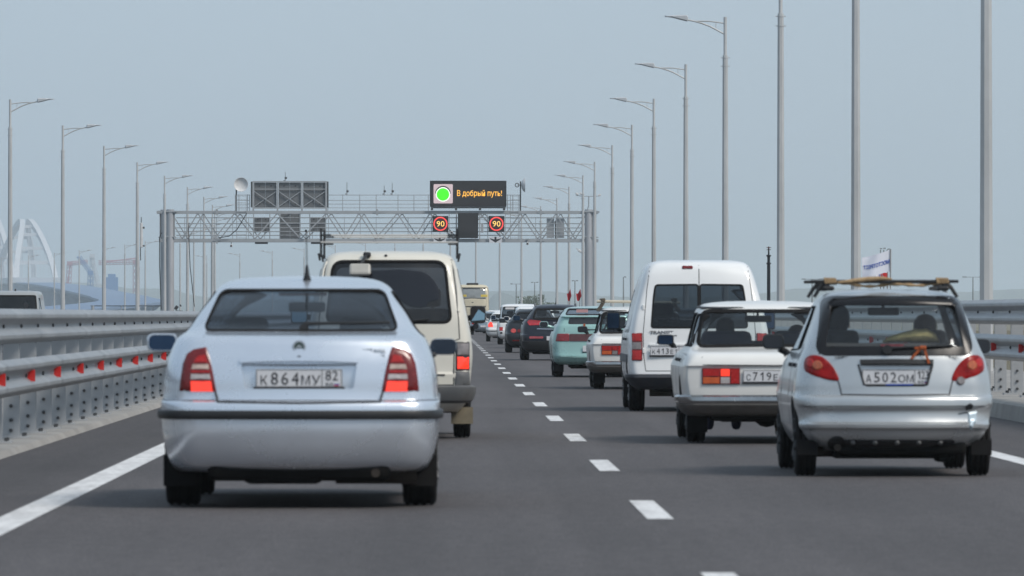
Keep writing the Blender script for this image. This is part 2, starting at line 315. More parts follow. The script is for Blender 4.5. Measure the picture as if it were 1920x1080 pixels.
# ------------------------------------------------------------------ guard rails
def w_beam(side, xf, z, y0, y1, nseg=1):
    prof = [(-.002, -.150), (.012, -.158), (.075, -.118), (.082, -.105), (.082, -.078), (.075, -.065), (.012, -.022), (.004, -.01), (.004, .01), (.012, .022), (.075, .065), (.082, .078), (.082, .105), (.075, .118), (.012, .158), (-.002, .150)]
    mb = MB(); rows = []
    for i in range(nseg + 1):
        y = y0 + (y1 - y0) * i / nseg
        rows.append([Vector((xf + side * (o - .082) + bend(y), y, z + q)) for (o, q) in prof])
    mb.loft(rows, closed=False)
    return mb
def guardrail(label, side, L, zb, near, mid, far, refl_phase):
    "side = +1: the traffic face looks to +x; posts 2 m apart; single pieces between near and mid, joined beyond"
    root = thing('guardrail', (L, near, zb), label, 'guardrail', 'steel guardrails along the carriageway')
    def loc(mb): mb.v = [(x - L, y - near, z - zb) for (x, y, z) in mb.v]; return mb
    face_u, face_l = L + side * .16, L + side * .36
    zu, zl = zb + 1.035, zb + .60
    y = near
    while y < mid:
        for nm, xf, z in (('upper_beam', face_u, zu), ('lower_beam', face_l, zl)):
            mb = w_beam(side, xf + side * .003 * (int(round((y - near) / 4)) % 2), z, y - .06, y + 4.06)
            loc(mb).build(nm, galv, root, smooth=25)
        y += 4
    if far > mid:
        for nm, xf, z in (('upper_beam', face_u, zu), ('lower_beam', face_l, zl)):
            loc(w_beam(side, xf, z, mid, far, int((far - mid) / 8))).build(nm, galv, root, smooth=25)
    post = MB()
    post.box((0, .05, .49), (.15, .008, .96)); post.box((-.071, 0, .49), (.008, .10, .96)); post.box((.071, 0, .49), (.008, .10, .96)); post.box((0, -.05, .49), (.15, .008, .96))
    post.box((side * .02, 0, 1.03), (.13, .09, .18)); post.box((side * .16, 0, .60), (.22, .09, .16))
    pm = post.mesh('post', None, True, (galv_post,))
    base = MB(); base.box((0, 0, .011), (.34, .30, .022)); bmesh_base = base.mesh('base_plate', None, True, (galv_post,))
    bolts = MB()
    for z in (.30, .17, .075): bolts.lathe([(.017, 0), (.017, -.02), (.009, -.024)], (0.0, -.054, z), 'Y', 8)
    for bx in (-.12, .12):
        for by in (-.1, .1): bolts.lathe([(.016, 0), (.016, .03)], (bx, by, .022), 'Z', 6)
    for z in (1.035, .60): bolts.lathe([(.018, 0), (.018, .012), (.008, .02)] if side > 0 else [(.018, 0), (.018, -.012), (.008, -.02)], (side * (.16 - .075 if z > 1 else .36 - .075), 0, z), 'X', 8)
    bom = bolts.mesh('bolt', None, True, (dark_steel,))
    y = near + 1
    while y < mid:
        p = link('post', pm, root, (bend(y), y - near, 0)); link('base_plate', bmesh_base, p); tag(link('bolt', bom, p), kind='stuff'); y += 2.5
    rest = MB()
    while y < far:
        x = bend(y); rest.box((x, y - near, .55), (.15, .10, 1.1)); rest.box((x + side * .16, y - near, .60), (.22, .09, .16)); y += 2.5
    tag(rest.build('distant_posts', galv_post, root), kind='stuff')
    rf = MB(); t = [(-.05, -.05), (.05, -.05), (.036, .05), (-.036, .05)]
    rf.prism([(.020, -.042), (.03, -.044), (.084, -.053), (.088, -.048), (.088, .048), (.084, .053), (.03, .044), (.020, .042)], lambda a, c: (side * a, 0, c), lambda a, c: (side * a, .012, c))
    rfm = rf.mesh('reflector', None, True, (mat('reflector_red', (.60, .018, .014), .35, 0, coat=.5, var=.1),))
    y = refl_phase
    while y < mid + 60: link('reflector', rfm, root, (face_l - side * .083 - L + bend(y), y - near, zl - zb)); y += 4
    return root
guardrail('galvanised double beam guardrail on the median, left of the silver sedan', 1, -4.0, .05, 36, 132, 1000, 39.6)
guardrail('galvanised guardrail on the high kerb, right of the small silver hatchback', -1, 7.15, .19, 58, 134, 1000, 59.5)
# ------------------------------------------------------------------ street lamps
lamp_galv = mat('lamp_galvanised', (.50, .505, .505), .45, .15, var=.16, scale=1.2, stretch=(1, 1, .3), dirt=.3, dirt_col=(.24, .23, .22))
lamp_head_m = mat('lamp_head_grey', (.50, .52, .54), .45, .1)
def lamp_meshes():
    pole = MB(); n = 8
    pole.path([(0, 0, 0), (0, 0, .03), (0, 0, 4.5), (0, 0, 9.55)], [.125, .125, .108, .088], 8); pole.v = [(x * .92388 - y * .38268, x * .38268 + y * .92388, z) for x, y, z in pole.v]
    up = MB(); up.path([(0, 0, 9.5), (0, 0, 10.79)], .055, 12)
    col = MB()
    col2 = MB()
    for z, cb in ((9.47, col), (9.2, col2)): cb.lathe([(.088, z - .012), (.098, z - .012), (.098, z + .012), (.088, z + .012)], n=12); cb.box((0, 0, z), (.29, .03, .025))
    arm = MB()
    arm.path([(0, 0, 10.58), (-.25, 0, 10.62), (-.5, 0, 10.65), (-.75, 0, 10.655), (-.95, 0, 10.65)], .022, 8)
    arm.path([(0, 0, 10.22), (-.25, 0, 10.36), (-.5, 0, 10.49), (-.75, 0, 10.585), (-1.0, 0, 10.655), (-1.3, 0, 10.71)], .026, 8)
    arm.path([(-.3, 0, 10.39), (-.3, 0, 10.625)], .010, 6)
    head = MB(); rows = []
    for (x, w, zt, zb) in ((-1.20, .10, 10.80, 10.66), (-1.24, .145, 10.85, 10.65), (-1.45, .155, 10.855, 10.70), (-1.7, .14, 10.84, 10.765), (-1.9, .10, 10.822, 10.792), (-1.95, .05, 10.812, 10.80)):
        rows.append([Vector((x, -w, zb + .03)), Vector((x, -w * .8, zb)), Vector((x, w * .8, zb)), Vector((x, w, zb + .03)), Vector((x, w, zt - .03)), Vector((x, w * .6, zt)), Vector((x, -w * .6, zt)), Vector((x, -w, zt - .03))])
    head.loft(rows, cap=True)
    fl = MB(); fl.box((0, 0, .015), (.42, .42, .03))
    return [('pole', pole.mesh('pole', 20, True, (lamp_galv,))), ('pole_top', up.mesh('pole_top', 40, True, (lamp_galv,))), ('collar', col.mesh('collar', 40, True, (lamp_galv,))), ('collar', col2.mesh('collar', 40, True, (lamp_galv,))),
            ('bracket_arm', arm.mesh('bracket_arm', 40, True, (lamp_galv,))), ('lamp_head', head.mesh('lamp_head', 30, True, (lamp_head_m,))), ('foot_plate', fl.mesh('foot_plate', None, True, (lamp_galv,)))]
LM = lamp_meshes()
for _n, _m in LM:
    for v in _m.vertices:
        if v.co.z > 1: v.co.z -= .18
ORD = ['nearest', 'second', 'third', 'fourth', 'fifth', 'sixth', 'seventh', 'eighth', 'ninth', 'tenth', 'eleventh', 'twelfth', 'thirteenth', 'fourteenth', 'fifteenth', 'sixteenth', 'seventeenth', 'eighteenth', 'nineteenth', 'twentieth', 'twenty-first', 'twenty-second', 'twenty-third', 'twenty-fourth', 'twenty-fifth', 'twenty-sixth', 'twenty-seventh']
def lamp(x, y, z, left, label, group):
    r = thing('street_lamp', (x, y, z), label, 'street lamp', group, math.pi if left else 0.0)
    for nm, me in LM: link(nm, me, r)
    return r
right = [((1850 - VX) / F_PX * 115.6, 115.6), ((1605 - VX) / F_PX * 151.5, 151.5), ((1464 - VX) / F_PX * 186.6, 186.6)]
for n, px in enumerate([1360, 1286, 1226, 1185, 1148, 1115, 1093, 1067]):
    d = 216.8 + 41.1 * n; right.append(((px - VX) / F_PX * d, d))
for n in range(8, 24):
    d = 216.8 + 41.1 * n; right.append((9.3 + bend(d), d))
extra = {0: ', thick and cut off', 1: ', passing behind the white flag', 2: ', beside the dark mast', 3: ', with lamp head'}
for i, (x, y) in enumerate(right):
    lamp(x, y, .19 if y < 510 else 0.05, False, ('street lamp behind the right rail, %s nearest of its row' % ORD[i]).replace('nearest nearest', 'nearest') + extra.get(i, ''), 'street lamps along the right edge of the bridge')
for k, n in enumerate(range(2, 23)):
    d = 216.8 + 41.1 * n
    lamp(-19.35 + bend(d), d, .15, True, ('street lamp on the far left bridge edge, %s nearest of its row' % ORD[k]).replace('nearest nearest', 'nearest') + (', at the picture edge' if k == 0 else ''), 'street lamps along the left edge of the bridge')
# ------------------------------------------------------------------ gantry with message signs
GD = 470.0; GS = F_PX / GD
def G(px, py, dy=0.0): return Vector(((px - VX) / GS, dy, CAM_H - (py - VY) / GS))     # local to the gantry (its plane at y = 470)
gan = thing('sign_gantry', (0, GD, 0), 'long grey lattice gantry spanning all lanes on tubular columns', 'gantry')
W_ = 1.5      # truss depth along the road
yl = [0.0, W_]
mb = MB()
for y in yl: mb.bar(G(294, 398, y), G(1122, 398, y), .16, .20)
mb.build('top_chord', steel_paint, gan)
mb = MB()
for y in yl: mb.bar(G(298, 451, y), G(1122, 451, y), .16, .22)
mb.build('bottom_chord', steel_paint, gan)
zig = [(312, 400), (342, 448), (371, 400), (402, 448), (440, 400), (478, 448), (520, 400), (564, 448), (612, 400), (644, 448), (673, 400), (704, 448), (745, 400), (776, 448), (806, 400), (850, 448), (900, 400), (942, 448), (976, 400), (1008, 448), (1043, 400), (1070, 448), (1100, 400)]
for j, y in enumerate(yl):
    for a, b in zip(zig[:-1], zig[1:]):
        sh = 0 if j == 0 else 9
        MB().bar(G(a[0] + sh, a[1], y), G(b[0] + sh, b[1], y), .085 if j == 0 else .07).build('diagonal', steel_paint, gan)
mb = MB()
for px in range(330, 1100, 44):
    mb.bar(G(px, 398, 0), G(px + (44 if px % 88 else 0), 398, W_), .07); mb.bar(G(px, 451, 0), G(px, 451, W_), .07)
tag(mb.build('cross_member', steel_paint, gan), kind='stuff')
mb = MB()
for py in (408, 419, 427, 434, 441):
    for y in yl: mb.tube(G(330, py, y), G(1095, py, y), .022, n=6)
for px in range(345, 1096, 30): mb.tube(G(px, 406, W_), G(px, 447, W_), .018, n=6)
tag(mb.build('walkway_rail', steel_paint, gan), kind='stuff')
mb = MB(); mb.box(G(712, 448.2, W_ / 2), (29.0, W_ - .2, .04)); mb.build('walkway_deck', dark_steel, gan)
mb = MB()
for py in (365, 375, 382, 389):
    mb.tube(G(614, py, W_), G(806, py, W_), .022, n=6); mb.tube(G(949, py, W_), G(975, py, W_), .022, n=6); mb.tube(G(440, py, W_), G(466, py, W_), .022, n=6)
for px in (440, 447, 463, 467, 614, 642, 674, 705, 746, 776, 803, 952, 962, 975): mb.tube(G(px, 364, W_), G(px, 397, W_), .025, n=6)
tag(mb.build('top_railing', steel_paint, gan), kind='stuff')
mb = MB()
for px in (444, 462, 957, 972):
    mb.tube(G(px, 365, -.1), G(px, 448, -.1), .02, n=6)
for x0 in (444, 957):
    for k in range(14): mb.tube(G(x0, 368 + k * 6, -.1), G(x0 + (18 if x0 == 444 else 15), 368 + k * 6, -.1), .013, n=5)
tag(mb.build('ladder', steel_paint, gan), kind='stuff')
col_m = mat('column_galvanised', (.40, .41, .43), .5, .35, var=.16, scale=.9, stretch=(1, 1, .25))
for (px, y, sgn) in ((306.5, W_, -1), (319.5, 0, 1), (1103.5, 0, 1), (1112, W_, -1)):
    c = G(px, 590, y); mb = MB(); mb.lathe([(.27, -.0), (.27, 8.5)], (c.x, y, 0.05), n=28); mb.build('column', col_m, gan, smooth=40)
    mb = MB(); mb.box((c.x, y, 8.40), (.95, .6, .10)); mb.box((c.x, y, 6.62), (.8, .5, .06)); mb.box((c.x + sgn * .3, y, 7.5), (.05, .3, 1.7)); mb.box((c.x, y, .08), (.9, .9, .06)); mb.build('column_bracket', steel_paint, gan)
for px in (407, 594 + 113, 1014):
    for py in (398, 451):
        mb = MB(); c = G(px, py, 0); mb.box(c, (.08, .30, .46)); mb.box(c + Vector((.14, 0, 0)), (.2, .26, .1)); mb.box(c - Vector((.14, 0, 0)), (.2, .26, .1)); mb.box(c + Vector((.06, -.12, 0)), (.05, .05, .34)); mb.box(c + Vector((-.06, -.12, 0)), (.05, .05, .34)); mb.build('chord_joint', steel_paint, gan)
mb = MB(); mb.path([G(303, 580, -.4), G(300, 500, -.4), G(300, 445, -.4), G(304, 436, -.35)], .035, 6)
mb.path([G(365, 575, -.3), G(357, 500, -.3), G(354, 430, -.3), G(355, 418, -.3)], .03, 6); mb.path([G(410, 446, -.25), G(430, 443, -.25), G(445, 430, -.25), G(463, 400, -.25)], .03, 6); mb.build('cable', black_plastic, gan)
mb = MB()
for px, w in ((490, 24), (594, 22)): mb.box(G(px, 455.5, .3), (w / GS, .5, .14))
mb.build('equipment_box', dark_steel, gan)
# --- message sign facing us
screen_m = mat('led_screen', (.022, .021, .024), .6, 0, var=.12, scale=14)
frame_m = mat('sign_frame', (.012, .012, .013), .5)
sg = thing('message_sign', (0, GD, 0), 'large black electronic message sign with a green light and orange greeting', 'sign')
def frame_box(root, x0, y0, x1, y1, front, depth, m, name='housing'):
    a, b = G(x0, y0), G(x1, y1); MB().box(((a.x + b.x) / 2, front + depth / 2, (a.z + b.z) / 2), (b.x - a.x, depth, a.z - b.z), bev=.03).build(name, m, root)
frame_box(sg, 806, 339, 949.5, 388, -.42, .36, frame_m)
a, b = G(808.5, 342), G(947, 386); MB().box(((a.x + b.x) / 2, -.424, (a.z + b.z) / 2), (b.x - a.x, .012, a.z - b.z)).build('screen', screen_m, sg)
a, b = G(813, 345.5), G(849, 381.5)
MB().prism(rounded([(a.x, b.z), (b.x, b.z), (b.x, a.z), (a.x, a.z)], .09), lambda x, z: (x, -.445, z), lambda x, z: (x, -.43, z)).build('pictogram_panel', mat('led_pale', (.30, .25, .26), .5, 0, var=.05, emit=(.62, .48, .50), es=.72), sg)
c = G(830.5, 364.5)
arc = [(c.x + .545 * math.cos(t), c.z + .05 + .54 * math.sin(t)) for t in [math.pi * k / 16 for k in range(17)]] + [(c.x - .45 * math.cos(t), c.z + .03 + .48 * math.sin(t)) for t in [math.pi * k / 16 for k in range(17)]]
MB().prism(arc, lambda x, z: (x, -.452, z), lambda x, z: (x, -.446, z)).build('pictogram_shade', frame_m, sg)
MB().lathe([(.50, -.458), (.50, -.453)], (c.x, 0, c.z - .01), 'Y', 40).build('light_ring', mat('led_white', (.7, .7, .7), .5, 0, var=0, emit=(.85, 1, .8), es=.9), sg)
MB().lathe([(.435, -.464), (.435, -.459)], (c.x, 0, c.z - .01), 'Y', 40).build('green_light', mat('led_green', (.05, .5, .02), .5, 0, var=.04, scale=30, emit=(.045, .95, .006), es=1.0), sg)
orange_m = mat('led_orange', (.6, .3, .05), .5, 0, var=0, emit=(1.0, .50, .06), es=1.05)
c = G(899, 363.5); text('lettering', 'В добрый путь!', 84 / GS, 14.5 / GS, (c.x, -.436, c.z), orange_m, sg, bold=.006, ext=.004)
mb = MB()
for px in (810, 855, 900, 945): mb.box(G(px, 391.5, -.2), (.16, .5, .22))
mb.bar(G(808, 389.5, -.25), G(948, 389.5, -.25), .09, .09); mb.build('mounting', dark_steel, sg)
ring_m = mat('led_red', (.5, .05, .05), .5, 0, var=0, emit=(1.0, .07, .06), es=.95)
dim_red = mat('led_dim_red', (.04, .012, .012), .6, 0, var=0)
for (x0, x1, lb) in ((811, 840.5, 'square electronic speed limit sign left of the dark panel'), (916, 945.5, 'square electronic speed limit sign right of the dark panel')):
    t = thing('speed_sign', (0, GD, 0), lb, 'sign', 'electronic speed limit signs')
    frame_box(t, x0, 405, x1, 434.5, -.34, .22, frame_m)
    c = G((x0 + x1) / 2, 419.8)
    MB().lathe([(.40, -.347), (.40, -.343)], (c.x, 0, c.z), 'Y', 36).build('sign_face', dim_red, t)
    n = 40; vs = []
    for (r, y) in ((.405, -.348), (.49, -.348), (.49, -.341), (.405, -.341)): vs.append([Vector((c.x + r * math.cos(2 * math.pi * k / n), y, c.z + r * math.sin(2 * math.pi * k / n))) for k in range(n)])
    MB().loft(vs + [vs[0]]).build('red_ring', ring_m, t)
    text('numerals', '90', .55, .40, (c.x + .01, -.352, c.z), mat('led_amber', (.6, .4, .1), .5, 0, var=0, emit=(1.0, .62, .16), es=1.0), t, bold=.004, ext=.003)
    for px in (x0 - 1.6, x1 + 1.6): MB().bar(G(px, 398, -.15), G(px, 450, -.15), .05).build('mounting', steel_paint, t)
t = thing('message_sign', (0, GD, 0), 'blank dark panel hung between the two lit speed limit signs', 'sign')
frame_box(t, 858.5, 399.5, 896.5, 446.5, -.40, .3, frame_m); a, b = G(861, 402), G(894, 436); MB().box(((a.x + b.x) / 2, -.404, (a.z + b.z) / 2), (b.x - a.x, .012, a.z - b.z)).build('screen', screen_m, t)
mb = MB()
for px in (856, 899.5): mb.bar(G(px, 398, -.2), G(px, 450, -.2), .07)
mb.box(G(904, 428, -.1), (.16, .2, .62)); mb.build('mounting', steel_paint, t)
for (px, lb) in ((824.5, 'white lane plate with black arrow below the left speed limit sign'), (929, 'white lane plate with black arrow below the right speed limit sign')):
    t = thing('lane_sign', (0, GD, 0), lb, 'sign', 'lane arrow plates'); c = G(px, 449.5)
    MB().box((c.x, -.20, c.z), (23.5 / GS, .02, 11.5 / GS)).build('plate', mat('sign_white', (.62, .63, .66), .5), t)
    q = [(-.07, .2), (.07, .2), (.07, .02), (.38, .10), (.38, .05), (0, -.2), (-.38, .05), (-.38, .10), (-.07, .02)]
    MB().prism([(c.x + x, c.z + z) for x, z in q], lambda x, z: (x, -.216, z), lambda x, z: (x, -.2105, z)).build('arrow', plate_k, t)
# --- backs of the signs for the other carriageway
back_m = mat('sign_back', (.135, .142, .150), .6, .1, var=.08, scale=.7)
back_dot = mat('sign_back_vent', (.03, .03, .033), .7)
def back_panel(root, x0, y0, x1, y1, bolts=True, braces=True):
    a, b = G(x0, y0), G(x1, y1); cx, cz = (a.x + b.x) / 2, (a.z + b.z) / 2; w, h = b.x - a.x, a.z - b.z
    for s in (-1, 1): MB().box((cx + s * w / 4, W_ + .05, cz), (w / 2 - .015, .3, h), bev=.02).build('panel', back_m, root)
    mb = MB()
    for u in (-.26, .26):
        for v in (-.36, .36): mb.lathe([(.05, -.12), (.05, -.10)], (cx + u * w, W_, cz + v * h), 'Y', 10)
    tag(mb.build('vent_cap', back_dot, root), kind='stuff')
sb = thing('message_sign', (0, GD, 0), 'back of a wide sign of three grey panels with crossed braces', 'sign')
for k in range(3):
    x0 = 475.5 + k * 46; back_panel(sb, x0, 341.5, x0 + 42, 388)
    mb = MB(); y = W_ - .22
    mb.bar(G(x0, 358, y), G(x0 + 42, 387, y), .07, .05); mb.bar(G(x0, 387, y + .06), G(x0 + 42, 358, y + .06), .07, .05); mb.bar(G(x0, 354, y), G(x0 + 42, 354, y), .06, .05); mb.build('brace', steel_paint, sb)
mb = MB(); y = W_ - .2
for px in (474, 519.5, 565.5, 611): mb.bar(G(px, 339, y), G(px, 398, y), .12, .12)
mb.bar(G(473, 340, y), G(612, 340, y), .1, .1); mb.bar(G(473, 389.5, y), G(612, 389.5, y), .09, .1); mb.build('frame', steel_paint, sb)
for px in (470.8, 613.8): MB().box(G(px, 364, W_), (.11, .5, 1.8)).build('side_panel', dark_steel, sb)
for (x0, y0, x1, y1, lb) in ((475.5, 407, 504, 435, 'small grey sign back at the left end under the triple panel'), (525, 400.5, 561, 447, 'tall grey sign back in the middle under the triple panel'), (581, 406.5, 609, 434.5, 'small grey sign back at the right end under the triple panel')):
    t = thing('message_sign', (0, GD, 0), lb, 'sign', 'backs of the hung signs'); back_panel(t, x0, y0, x1, y1)
    mb = MB()
    for px in (x0 - 1, x1 + 1): mb.bar(G(px, 398, W_ - .12), G(px, 450, W_ - .12), .06)
    mb.bar(G(x0, 417, W_ - .16), G(x1, 417, W_ - .16), .04); mb.build('mounting', steel_paint, t)
t = thing('sign_board', (0, GD, 0), 'pair of pale grey boards on the right end of the gantry', 'sign')
for (x0, x1) in ((1025, 1039), (1044, 1058)):
    a, b = G(x0, 409.5), G(x1, 446); MB().box(((a.x + b.x) / 2, .35, (a.z + b.z) / 2), (b.x - a.x, .05, a.z - b.z)).build('board', mat('board_grey', (.36, .38, .40), .6), t)
mb = MB(); mb.bar(G(1041.5, 415, .4), G(1041.5, 447, .4), .07); mb.build('bracket', dark_steel, t)
for (px, py) in ((1041.5, 420), (1041.5, 439)): pass
# --- dishes, antennas and cameras on the gantry
dish_m = mat('dish_white', (.62, .62, .62), .5)
t = thing('dish_antenna', (0, GD, 0), 'round white dish antenna at the left end of the top railing', 'antenna'); c = G(452, 346, .2)
MB().lathe([(.02, .12), (.25, .10), (.42, .03), (.48, -.04), (.50, -.04), (.43, .05), (.25, .13), (.02, .16)], c, 'Y', 32).build('dish', dish_m, t, smooth=40)
MB().tube(G(443, 355, .35), G(443, 398, .35), .05).build('mast', dark_steel, t); MB().bar(G(443, 357, .42), c + Vector((0, .24, -.1)), .06).build('bracket', dark_steel, t)
t = thing('dish_antenna', (0, GD, 0), 'white dish antenna turned edge on, right of the message sign', 'antenna'); c = G(982, 347, .2)
MB().lathe([(.02, -.14), (.25, -.10), (.42, 0), (.48, .10), (.50, .10), (.43, -.02), (.25, -.14), (.02, -.18)], c, 'X', 32).build('dish', dish_m, t, smooth=40)
MB().tube(G(976, 340, .2), G(976, 398, .2), .045).build('mast', dark_steel, t); MB().lathe([(.16, -.05), (.16, .05), (.10, .05), (.10, -.05), (.16, -.05)], G(969.5, 347, .2), 'Y', 20, cap=False).build('receiver', dark_steel, t); MB().bar(G(969.5, 347, .2), c, .05).build('bracket', steel_paint, t)
for (px, y0, y1, lb) in ((534, 322, 341, 'thin whip antenna above the middle grey panel'), (650, 341, 366, 'thin whip antenna right of the triple grey panel'), (720, 347, 366, 'left of two thin whip antennas near the message sign'), (735, 342, 366, 'right of two thin whip antennas near the message sign')):
    t = thing('whip_antenna', (0, GD, 0), lb, 'antenna', 'whip antennas'); MB().tube(G(px, y1, W_), G(px, (y0 + y1) / 2, W_), .035).build('mast', steel_paint, t); MB().tube(G(px, (y0 + y1) / 2, W_), G(px, y0, W_), .018).build('whip', dark_steel, t)
    mb = MB(); mb.box(G(px + 1, y1 - 8, W_), (.16, .1, .14)); mb.box(G(px - 1.5, y1 - 3, W_), (.14, .05, .05)); mb.build('clamp', dark_steel, t)
def camera_unit(px, py, lb, hang=True, m=dish_m, dy=-.2):
    t = thing('traffic_camera', (0, GD, 0), lb, 'camera', 'traffic cameras on the gantry'); c = G(px, py, dy); s = -1 if hang else 1
    MB().box(c, (.16, .42, .18), bev=.04).build('housing', m, t); MB().lathe([(.065, -.24), (.065, -.2)], c, 'Y', 14).build('lens', black_plastic, t)
    mb = MB(); mb.tube(c, c - Vector((0, 0, s * .30)), .03, n=8); mb.box(c - Vector((0, 0, s * .30)), (.18, .18, .05)); mb.build('bracket', steel_paint, t); return t
camera_unit(434, 461, 'camera hanging under the left part of the gantry')
camera_unit(989, 457, 'white camera hanging under the right part of the gantry')
camera_unit(574, 433, 'black double camera standing by the tall grey sign back', False, black_plastic, -.3)
camera_unit(847, 436, 'camera standing between the left speed sign and dark panel', False)
t = thing('traffic_camera', (0, GD, 0), 'white cameras on a forked mast above the right column', 'camera'); mb = MB()
mb.path([G(1100, 398, 0), G(1104, 385, 0), G(1104, 368, 0)], .04, 8); mb.bar(G(1091, 368, 0), G(1120, 368, 0), .05); mb.build('mast', steel_paint, t)
for px in (1082, 1090, 1124): MB().box(G(px, 363.5 if px < 1100 else 366, 0), (.22, .4, .13), Matrix.Rotation(.5 if px < 1100 else -.4, 3, 'Y'), .03).build('housing', dish_m, t)
mb = MB(); mb.bar(G(1080, 366, 0), G(1092, 368, 0), .04); mb.build('arm', steel_paint, t)
t = thing('loudspeaker', (0, GD, 0), 'small white bracketed device on the right gantry column', 'device'); mb = MB(); mb.box(G(1088, 471, 0), (.3, .3, .18), Matrix.Rotation(.5, 3, 'Y'), .04); mb.box(G(1083, 468, 0), (.06, .25, .3), Matrix.Rotation(-.6, 3, 'Y')); mb.build('housing', dish_m, t); MB().bar(G(1090, 474, 0), G(1100, 474, 0), .05).build('arm', steel_paint, t)
# panel aerial on the fifth left lamp
d = 216.8 + 41.1 * 5; t = thing('panel_antenna', (0, d, 0), 'tall white panel antenna strapped to a lamp post at left', 'antenna'); q = lambda px, py: Vector(((px - VX) / F_PX * d, .1, CAM_H - (py - VY) / F_PX * d))
MB().box(q(265.5, 441), (.16, .12, 1.55), bev=.03).build('housing', dish_m, t); MB().tube(q(265, 424), q(265, 407), .025).build('whip', dark_steel, t); MB().tube(q(263.5, 488), q(263.5, 418), .03).build('mount', dark_steel, t)
mb = MB(); mb.box(q(268, 427), (.22, .08, .12)); mb.box(q(268, 461), (.22, .08, .10)); mb.build('clamp', dark_steel, t)
# scaffold railing beside the left column
t = thing('pipe_railing', (0, GD, 0), 'dark two pipe railing across the left verge by the gantry column', 'railing'); mb = MB()
for py in (573.5, 586.5): mb.tube(G(169, py, 1), G(302, py, 1), .03, n=8)
mb.build('rail', dark_steel, t)
for px in (173, 227, 286): mb = MB(); mb.tube(G(px, 573, 1), G(px, 618, 1), .11 if px == 173 else .035, n=8); mb.build('post', galv_post, t)
t = thing('survey_device', (0, GD, 0), 'dark device on a stand right of the left gantry column', 'device'); mb = MB(); mb.box(G(332, 577, -1), (.22, .2, .30), Matrix.Rotation(.6, 3, 'Y'), .04); mb.box(G(340, 573, -1), (.10, .1, .16), Matrix.Rotation(-.5, 3, 'Y'), .02); mb.build('housing', black_plastic, t)
mb = MB(); mb.bar(G(330, 583, -1), G(344, 583, -1), .05); mb.tube(G(333, 582, -1), G(333, 620, -1), .05, n=8); mb.bar(G(326, 620, -1), G(344, 620, -1), .06); mb.build('stand', dark_steel, t)
# ------------------------------------------------------------------ far bridge, cranes, shore
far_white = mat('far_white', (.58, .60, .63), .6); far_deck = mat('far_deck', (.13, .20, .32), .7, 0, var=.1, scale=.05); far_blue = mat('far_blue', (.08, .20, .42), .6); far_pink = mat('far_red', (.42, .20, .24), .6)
path = [(-51 - .35, 1100, -.2), (-96, 1380, -.6), (-128, 1720, -.6), (-128, 2150, 2.0), (-121, 2600, 5.6), (-140, 2950, 8.2), (-161, 3250, 10.6), (-226, 4030, 18.0), (-290, 4780, 23.5), (-330, 5300, 24.5), (-420, 6200, 20)]
def cat(pts, n=8):
    out = []
    for i in range(len(pts) - 1):
        p0, p1, p2, p3 = (Vector(pts[max(0, min(len(pts) - 1, i + k))]) for k in (-1, 0, 1, 2))
        for k in range(n):
            t = k / n; out.append(.5 * ((2 * p1) + (p2 - p0) * t + (2 * p0 - 5 * p1 + 4 * p2 - p3) * t * t + (3 * p1 - p0 - 3 * p2 + p3) * t ** 3))
    return out + [Vector(pts[-1])]
vp = cat(path)
vd = thing('viaduct', (0, 1100, 0), 'distant hazy viaduct climbing left towards the arch bridge', 'bridge')
rows = []
for i, p in enumerate(vp):
    t = (vp[min(i + 1, len(vp) - 1)] - vp[max(i - 1, 0)]); s = Vector((t.y, -t.x, 0)).normalized()
    rows.append([p - s * 15 + Vector((0, -1100, .6)), p + s * 11 + Vector((0, -1100, .6)), p + s * 11 + Vector((0, -1100, -.4)), p + s * 8 + Vector((0, -1100, -3)), p - s * 12 + Vector((0, -1100, -3)), p - s * 15 + Vector((0, -1100, -.4))])
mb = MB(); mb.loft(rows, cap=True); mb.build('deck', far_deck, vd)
acc = 0; last = vp[0]; piers = []
for i in range(1, len(vp)):
    acc += (vp[i] - last).length; last = vp[i]
    if acc > 62 and vp[i].y > 1500:
        acc = 0; p = vp[i]; pm = MB()
        for s in (-9, 5): pm.box((p.x + s, p.y - 1100, (p.z - 3 + SEA_Z) / 2 - .5), (3.4, 3.4, p.z - 3 - SEA_Z + 1))
        pm.box((p.x - 2, p.y - 1100, SEA_Z + .6), (24, 7, 2)); pm.build('pier', far_deck, vd)
